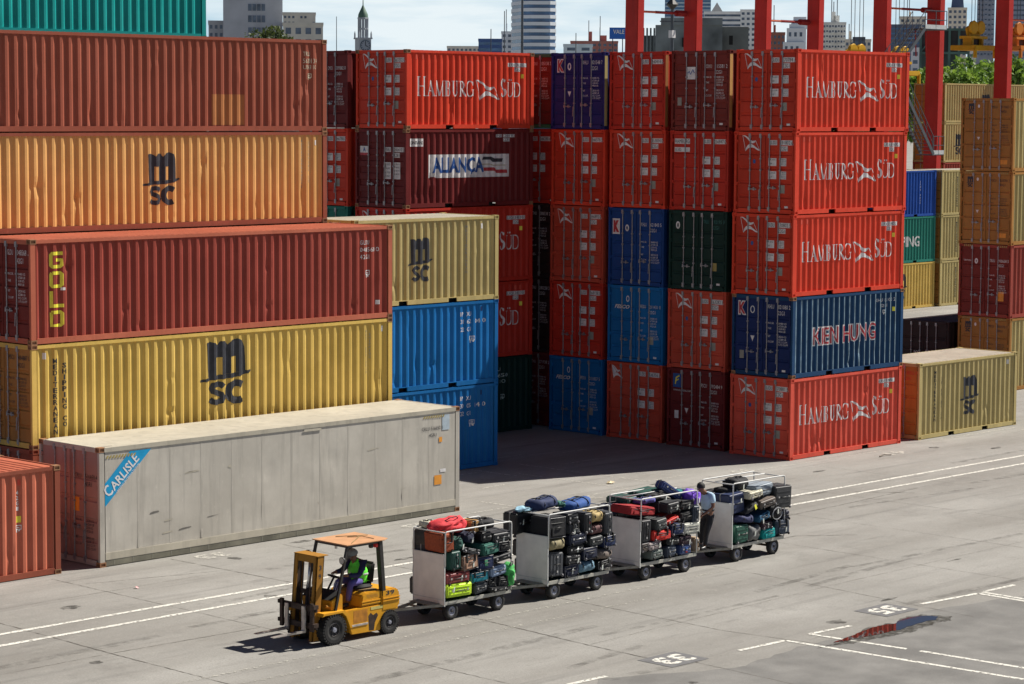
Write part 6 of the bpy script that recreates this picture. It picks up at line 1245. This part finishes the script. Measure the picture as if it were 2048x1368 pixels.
# ---------------------------------------------------------------- city beyond the port
GLS = flat('window_glass_dark', (.09, .12, .17), .2, .0, var=.5, scale=.25); GLB = flat('window_glass_blue', (.06, .14, .28), .15, var=.5, scale=.2)
def building(px0, px1, pyt, d, col, label, fl=3.2, dep=14, glass=GLS, style='win', nb=6, yaw=0, name='city_building', roofbits=0, wcol=None, left=None, extra=None):
    d *= 2.4; dep *= 2; e, w, z = blk(name, px0, px1, pyt, d, dep, None, label, 'building', yaw); wm = flat('facade_%s' % name+str(px0), col, .8, var=.12, scale=.15)
    MB().box(-w/2, w/2, 0, dep, 0, z).build('wall', wm, e); MB().box(-w/2-.2, w/2+.2, -.2, dep+.2, z, z+1.0).build('roof', wm, e)
    n = int(z/fl); r = random.Random(px0)
    for k in range(max(0, n-13), n):
        zb = z-(n-k)*fl
        if style == 'band': MB().box(-w/2+.3, w/2-.3, -.06, .02, zb+.9, zb+fl*.72).build('window', glass, e)
        elif style == 'blind': pass
        else:
            for i in range(nb):
                if style == 'scatter' and r.random() < .3: continue
                x0 = -w/2+w*(i+.25)/nb; x1 = x0+w/nb*.55; MB().box(x0, x1, -.05, .02, zb+.9, zb+fl*.75).build('window', glass, e)
        if style == 'balcony':
            for i in range(0, nb, 2): x0 = -w/2+w*(i+.1)/nb; MB().box(x0, x0+w/nb*.9, -1.0, 0, zb+.3, zb+1.2).build('balcony', wm, e)
    for k in range(3):                                  # openings of the sunlit right-hand end
        MB().box(w/2-.02, w/2+.05, dep*(.2+.27*k), dep*(.2+.27*k)+dep*.13, z-fl*2.2, z-fl*1.2).build('window', glass, e)
    for i in range(roofbits):
        x = r.uniform(-w*.4, w*.3); MB().box(x, x+w*r.uniform(.06, .16), dep*.3, dep*.6, z+.5, z+r.uniform(2.5, 7)).build('roof_hut', wm, e)
        MB().tube([(x, dep*.4, z+.5), (x, dep*.4, z+r.uniform(9, 20))], .22, 4).build('antenna', GAL, e)
    return e, w, z
CB = (.27, .30, .35)
building(446, 565, -18, 420, (.42, .44, .48), 'grey concrete slab tower at the left with columns of small windows', style='blind', nb=6, dep=16)
e, w, z = blk('x', 446, 565, -18, 1008, 16, None, None, par=bpy.data.objects['city_building'])
for k, py in enumerate((8, 31, 55)):
    for i in range(4): x0 = -w/2+w*(.42+.075*i); zz = at_d(500, py, 1008).z; MB().box(x0, x0+w*.06, -.2, .02, zz-2.7, zz).build('window', GLS, bpy.data.objects['city_building'])
building(417, 447, 46, 424, (.42, .43, .46), 'low grey wing left of the concrete slab tower', nb=3, dep=12); building(566, 646, 50, 415, (.56, .54, .48), 'beige low block right of the grey slab tower', nb=4, dep=14, fl=4.5)
building(566, 631, 29, 470, (.58, .49, .40), 'tan apartment block seen above the beige low block', nb=8, dep=12, fl=2.6, style='scatter')
building(894, 970, 95, 700, (.66, .64, .58), 'long low cream roof far off, left of the banded tower', nb=9, dep=12); building(957, 1004, 81, 560, (.06, .12, .30), 'dark blue fronted office block left of the banded tower', style='band', dep=12, glass=GLB)
building(1003, 1024, 66, 600, (.66, .70, .74), 'pale narrow block against the left side of the banded tower', nb=2, dep=12, roofbits=1)
building(1127, 1185, 92, 520, (.60, .70, .76), 'small pale blue house front low behind the containers', nb=2, dep=10); building(1141, 1236, 85, 640, (.42, .17, .14), 'red brick block far off beyond the dark blue containers', nb=9, dep=14, roofbits=2)
# banded round-cornered tower
e, w, z = blk('office_tower', 1022, 1113, -30, 620, 22, None, 'tall office tower with white and blue bands of floors', 'building', yaw=0.0); WB = flat('tower_white_band', (.72, .76, .80), .6, var=.08, scale=.1)
op = [(-w/2, 9), (-w/2+2.5, 1.5), (-w/2+5, 0), (w/2-1.5, 0), (w/2, 1.5), (w/2, 18), (-w/2, 18)]; ip = [(x*.965, y*.97+.35) for x, y in op]
MB().prism(ip, 'z', 0, z).build('wall', GLB, e); fh = 1.72
for k in range(0, 26):
    zz = z-k*fh*1.0-.9
    if zz > 8: MB().prism(op, 'z', zz-.42, zz+.42).build('floor_band', WB, e)
# glass tower, pediment building, dark concrete shed, billboard
building(1330, 1422, -12, 760, (.10, .20, .34), 'blue glass tower behind the dark concrete shed', style='band', fl=2.6, dep=16, glass=flat('glass_strip_pale', (.45, .55, .62), .3))
e, w, z = building(1408, 1482, 26, 640, (.82, .82, .80), 'white building with a small gable on its roof, left of the second crane', nb=7, dep=12, style='band', fl=3.0); MB().prism([(-w*.3, z+1), (0, z+1), (-w*.15, z+6.5)], 'y', -.3, 12).build('gable', flat('gable_white', (.6, .6, .58), .7), e)
building(1481, 1512, 22, 640, (.82, .82, .80), 'white block immediately left of the second crane leg pair', nb=3, dep=12)
DC = flat('stained_dark_concrete', (.17, .195, .20), .85, var=.55, scale=.22, bump=.3)
e, w, z = blk('warehouse', 1311, 1445, 50, 330, 20, None, 'dark stained concrete warehouse with stepped walls behind the containers', 'building'); MB().box(-w/2, w/2, 0, 20, 0, z).build('wall', DC, e); z2 = at_d(1380, 36, 330).z; MB().box(-w*.42, w/2, -.3, 16, z, z2).build('wall', DC, e)
b0 = w/2; w2 = (at_d(1445, 50, 330)-at_d(1498, 50, 330)).length; z3 = at_d(1470, 53, 330).z; MB().box(b0, b0+w2, 1.5, 18, 0, z3).build('wall', flat('stained_grey_concrete', (.13, .14, .135), .85, var=.5, scale=.25), e)
w3 = (at_d(1285, 70, 330)-at_d(1311, 70, 330)).length; z4 = at_d(1298, 70, 330).z; z5 = at_d(1298, 55, 330).z; MB().box(-w/2-w3-1.5, -w/2, 2, 18, 0, z4).build('wall', DC, e)
for i in range(4): x = -w/2-w3+w3*i/3.6; MB().box(x, x+.22, 1.6, 3, 0, z5).build('wall_fin', DC, e)
for x, zz in ((.02, .8), (.60, 1.5), (-.10, 1.8)): MB().box(w*x, w*x+.5, -.35, -.02, z2-zz-2.0, z2-zz-.8).build('vent_opening', DKT, e)
e, w, z = blk('billboard', 1219, 1252, 55, 500, 1, None, 'blue roadside billboard reading VALE beside the first crane leg', 'billboard'); h_ = 2.3; MB().box(-w/2, w/2+.6, 0, .3, z-h_, z).build('panel', flat('billboard_blue', (.01, .12, .50), .5), e)
vs, fs = T('VALE', -w*.28, z-h_*.55, w*.40, z-h_*.18, .02); m = MB(); m.v = [(x, -.03, q) for x, q in vs]; m.f = fs; m.build('lettering', WHITE, e)
for x in (-w*.3, w*.3): MB().box(x-.1, x+.1, .3, .5, 0, z-h_).build('post', GAL, e)
building(1538, 1570, 68, 560, (.34, .14, .10), 'red brick block between the second pair of crane legs', nb=4, dep=10, roofbits=1)
# white stepped building
e = None
for k, (a_, b_, py) in enumerate(((1566, 1612, 84), (1573, 1612, 56), (1578, 1612, 48), (1582, 1612, 41), (1586, 1612, 33))):
    if e is None: e, w0, z0_ = blk('stepped_building', a_, b_, py, 600, 14, None, 'white stepped apartment building like a stair of terraces between crane legs', 'building'); o0 = at_d((a_+b_)/2, py, 600); WS = flat('stepped_white', (.74, .77, .80), .7, var=.08, scale=.1)
    wk = (at_d(a_, py, 600)-at_d(b_, py, 600)).length; zk = at_d(a_, py, 600).z; x1 = w0/2; x0 = x1-wk; MB().box(x0, x1, k*.5, 14-k*.5, 0, zk).build('terrace_block', WS, e)
    for i in range(3): MB().box(x0+.5+i*1.3, x0+1.1+i*1.3, k*.5-.05, k*.5, zk-2.0, zk-1.0).build('window', GLS, e)
building(1640, 1692, 48, 560, (.72, .72, .68), 'pale ten-storey apartment block right of the third leg, balconies on its corner', nb=9, dep=14, style='balcony', fl=2.7, roofbits=3)
building(1690, 1742, 82, 540, (.72, .66, .56), 'low cream houses between two crane legs', nb=6, dep=10, roofbits=1); building(1706, 1730, 78, 500, (.12, .14, .17), 'small dark block among the low cream houses', nb=3, dep=8, style='band')
building(1772, 1842, 53, 480, (.10, .13, .20), 'dark blue glazed office block behind the stairs of the third crane', style='band', fl=2.2, dep=12, glass=GLB); building(1800, 1852, 36, 620, (.68, .62, .52), 'cream block with roof terrace above the dark blue office block', nb=5, dep=12, roofbits=1)
building(1822, 1856, 100, 420, (.62, .63, .66), 'pale grey wall rising behind the trees left of the stairs leg', nb=2, dep=10)
# tower with a steep mansard roof
e, w, z = building(1896, 1934, 18, 700, (.72, .65, .54), 'cream tower with a steep blue mansard roof right of the stair crane', nb=4, dep=12, fl=3.5)
m = MB(); rb = [(-w*.34, 2), (w*.34, 2), (w*.34, 22), (-w*.34, 22)]; rt = [(-w*.2, 6), (w*.2, 6), (w*.2, 17), (-w*.2, 17)]; m.v = [(x, y, z+.5) for x, y in rb]+[(x, y, z+20) for x, y in rt]; m.f = [(0, 1, 5, 4), (1, 2, 6, 5), (2, 3, 7, 6), (3, 0, 4, 7), (4, 5, 6, 7)]; m.build('mansard_roof', flat('slate_blue_roof', (.09, .13, .22), .5), e)
building(1955, 1990, -14, 520, (.30, .32, .38), 'dark apartment tower with rows of balconies at the right', nb=5, dep=14, style='balcony', fl=2.4); building(2026, 2060, -14, 560, (.26, .30, .38), 'dark blue tower cut by the right edge of the photo', nb=4, dep=14, style='band', fl=2.6)
building(1938, 1958, 60, 600, (.64, .62, .58), 'pale strip of building left of the dark apartment tower', nb=2, dep=10)
# clock tower
e, w, z = blk('clock_tower', 716, 745, 78, 1400, 8, None, 'stone clock tower with a small green dome far off beyond the port', 'clock tower', yaw=.35); ST = flat('clock_tower_stone', (.38, .41, .44), .8, var=.12, scale=.3); GN = flat('copper_green', (.10, .17, .12), .6)
w *= .88; c0 = w/2; MB().box(-c0, c0, 0, w, 0, z).build('shaft', ST, e, bev=.1); MB().box(-c0-.6, c0+.6, -.6, w+.6, z, z+.8).build('cornice', ST, e)
for x in (-c0, c0):
    for y in (0, w): MB().lathe([(.55, 0), (.5, 2.2), (0, 4.0)], (x, y, z+.8), 'z', 8).build('pinnacle', ST, e)
q = c0*.66; zz = z+.8
for i in range(8):
    a = i*pi/4+pi/8; MB().box(-.0+q*cos(a)-.5, q*cos(a)+.5, w/2+q*sin(a)-.5, w/2+q*sin(a)+.5, zz, zz+10.5).build('belfry_pillar', ST, e)
MB().lathe([(q+.7, 4.6), (q+.7, 5.4), (q*.4, 5.5)], (0, w/2, zz), 'z', 8).build('belfry_floor', ST, e); MB().lathe([(q+1.0, 10.4), (q+1.0, 11.2), (q+.3, 11.3)], (0, w/2, zz), 'z', 8).build('belfry_cornice', ST, e)
MB().lathe([(q+.5, 11.3), (q+.35, 13), (q*.75, 15), (q*.35, 17), (.3, 18.2), (.25, 20), (.12, 24.5)], (0, w/2, zz), 'z', 16).build('dome', GN, e, smooth=True); MB().lathe([(0, -.8), (.8, 0), (0, .8)], (0, w/2, zz+23), 'z', 8).build('finial', ST, e)
cf = MB().lathe([(2.9, -.25), (2.9, -.35), (0, -.35)], (0, 0, z-3.6), 'y', 24).build('clock_face', flat('clock_face_grey', (.30, .33, .38), .5), e); MB().lathe([(3.1, -.1), (3.1, -.5), (2.7, -.5), (2.7, -.36)], (0, 0, z-3.6), 'y', 24).build('clock_rim', GLS, cf)
MB().bar((0, -.45, z-3.6), (0, -.45, z-1.4), .3).bar((0, -.45, z-3.6), (1.6, -.45, z-4.4), .35).build('clock_hand', DARKM, cf)
for i in range(12):
    a = i*pi/6; MB().bar((2.1*cos(a), -.42, z-3.6+2.1*sin(a)), (2.6*cos(a), -.42, z-3.6+2.6*sin(a)), .3).build('hour_mark', DARKM, cf)
# masts and antennas
def mast(px, pyt, d, r, label, arm=False, name='lamp_mast'):
    p = at_d(px, pyt, d); e = empty(name, (p.x, p.y, 0)); tag(e, label, 'mast'); MB().tube([(0, 0, 0), (0, 0, p.z*.6), (0, 0, p.z)], [r*1.3, r, r*.75], 8).build('pole', GAL, e)
    if arm:
        z = at_d(px, 43, d).z; MB().bar((-.9, .5, z), (.9, -.5, z), .1).build('cross_arm', GAL, e); MB().box(-.2, .2, -.2, .2, z-1.3, z-.7).build('insulator', WHITE, e); MB().lathe([(0, -.5), (.5, 0), (0, .6)], (0, 0, at_d(px, 9, d).z), 'z', 8).build('lamp_head', FB, e)
mast(1045, -40, 230, .13, 'tall thin grey lamp mast in front of the banded tower'); mast(1345, -20, 200, .16, 'grey mast with a cross arm in front of the dark warehouse', True)
for px, py, d, lb in ((673, 33, 900, 'hair-thin antenna mast standing alone left of the clock tower'), (1009, 22, 700, 'antenna mast on the left shoulder of the banded tower'), (982, 58, 640, 'short antenna above the dark blue office block'), (1152, 66, 700, 'antenna above the left end of the red brick block'), (1200, 55, 700, 'antenna just left of the blue billboard')): mast(px, py, d, .15, lb, name='antenna_mast')
# ---------------------------------------------------------------- trees
def leafmat(name, c):
    m, n, b = mat_base(name); L = n.links.new; oi = N(n, 'ShaderNodeTexCoord'); z = N(n, 'ShaderNodeTexNoise'); z.inputs['Scale'].default_value = .75; z.inputs['Detail'].default_value = 7; L(oi.outputs['Object'], z.inputs['Vector'])
    x = N(n, 'ShaderNodeMix', data_type='RGBA'); x.inputs['A'].default_value = (c[0]*.30, c[1]*.40, c[2]*.5, 1); x.inputs['B'].default_value = (c[0]*1.6, c[1]*1.35, c[2]*1.1, 1); r = N(n, 'ShaderNodeMapRange'); r.inputs['From Min'].default_value = .35; r.inputs['From Max'].default_value = .65
    L(z.outputs['Fac'], r.inputs['Value']); L(r.outputs[0], x.inputs['Factor']); L(x.outputs['Result'], b.inputs['Base Color']); b.inputs['Roughness'].default_value = .6
    tr = N(n, 'ShaderNodeBsdfTranslucent'); L(x.outputs['Result'], tr.inputs['Color']); ms = N(n, 'ShaderNodeMixShader'); ms.inputs[0].default_value = .35; L(b.outputs[0], ms.inputs[1]); L(tr.outputs[0], ms.inputs[2]); L(ms.outputs[0], n.nodes['Material Output'].inputs['Surface']); return m
LG1, LG2, BK = leafmat('leaves_fresh_green', (.19, .33, .05)), leafmat('leaves_olive_green', (.07, .105, .03)), flat('bark', (.08, .06, .045), .9)
def tree(px, pyt, d, crown_w, crown_h, label, mat, seed, n=3200, leaf=.26):
    p = at_d(px, pyt, d); r = random.Random(seed); e = empty('tree', (p.x, p.y, 0)); tag(e, label, 'tree'); H = p.z; zc = H-crown_h
    m = MB(); m.tube([(0, 0, 0), (.1, .05, zc*.5), (0, 0, zc+crown_h*.3), (.1, 0, H-crown_h*.35)], [.38, .28, .2, .06], 8); m.build('trunk', BK, e)
    lob = []
    for k in range(16):
        a = r.uniform(0, 2*pi); rr = crown_w/2*sqrt(r.random())*.78; zz = zc+crown_h*r.uniform(.15, .88); s_ = 1-abs((zz-zc)/crown_h-.42)*.9; c = Vector((rr*cos(a)*s_, rr*sin(a)*s_, zz)); lob.append((c, crown_w*r.uniform(.13, .22)))
        if k < 8: m = MB(); m.tube([(0, 0, zc+crown_h*.1), tuple(c*.5+Vector((0, 0, (zc+crown_h*.1)*.5))), tuple(c)], [.14, .08, .03], 5); m.build('limb', BK, e)
    m = MB()
    for i in range(n):
        c, s_ = lob[i % len(lob)]; v = Vector((r.gauss(0, 1), r.gauss(0, 1), r.gauss(0, 1))).normalized()*s_*r.uniform(.55, 1.08); v.z *= .85; q = c+v; a = Vector((r.gauss(0, 1), r.gauss(0, 1), r.gauss(0, 1))).normalized(); b_ = a.cross(Vector((r.gauss(0, 1), r.gauss(0, 1), r.gauss(0, 1)))).normalized(); l = leaf*r.uniform(.6, 1.3)
        m.poly([q-a*l, q+b_*l*.5, q+a*l, q-b_*l*.5])
    m.build('crown', mat, e)
for a in ((1838, 128, 240, 7, 8, 'bright green tree left of the stair leg of the crane', LG1, 1), (1905, 108, 235, 7.5, 9, 'bright green tree just right of the stair leg of the crane', LG1, 2), (1948, 112, 242, 8, 9, 'bright green tree under the yellow spreader', LG1, 3), (1986, 118, 248, 7, 8.5, 'green tree behind the red crane leg nearest the right edge', LG1, 4), (2030, 108, 238, 7, 9, 'green tree cut by the right edge of the photo', LG1, 5), (1925, 128, 225, 6, 6, 'lower bushy green tree in front of the others right of the stairs', LG1, 6), (536, 56, 300, 9, 6, 'dark olive tree peeping over the rusty brown container at the left', LG2, 7)): tree(*a)
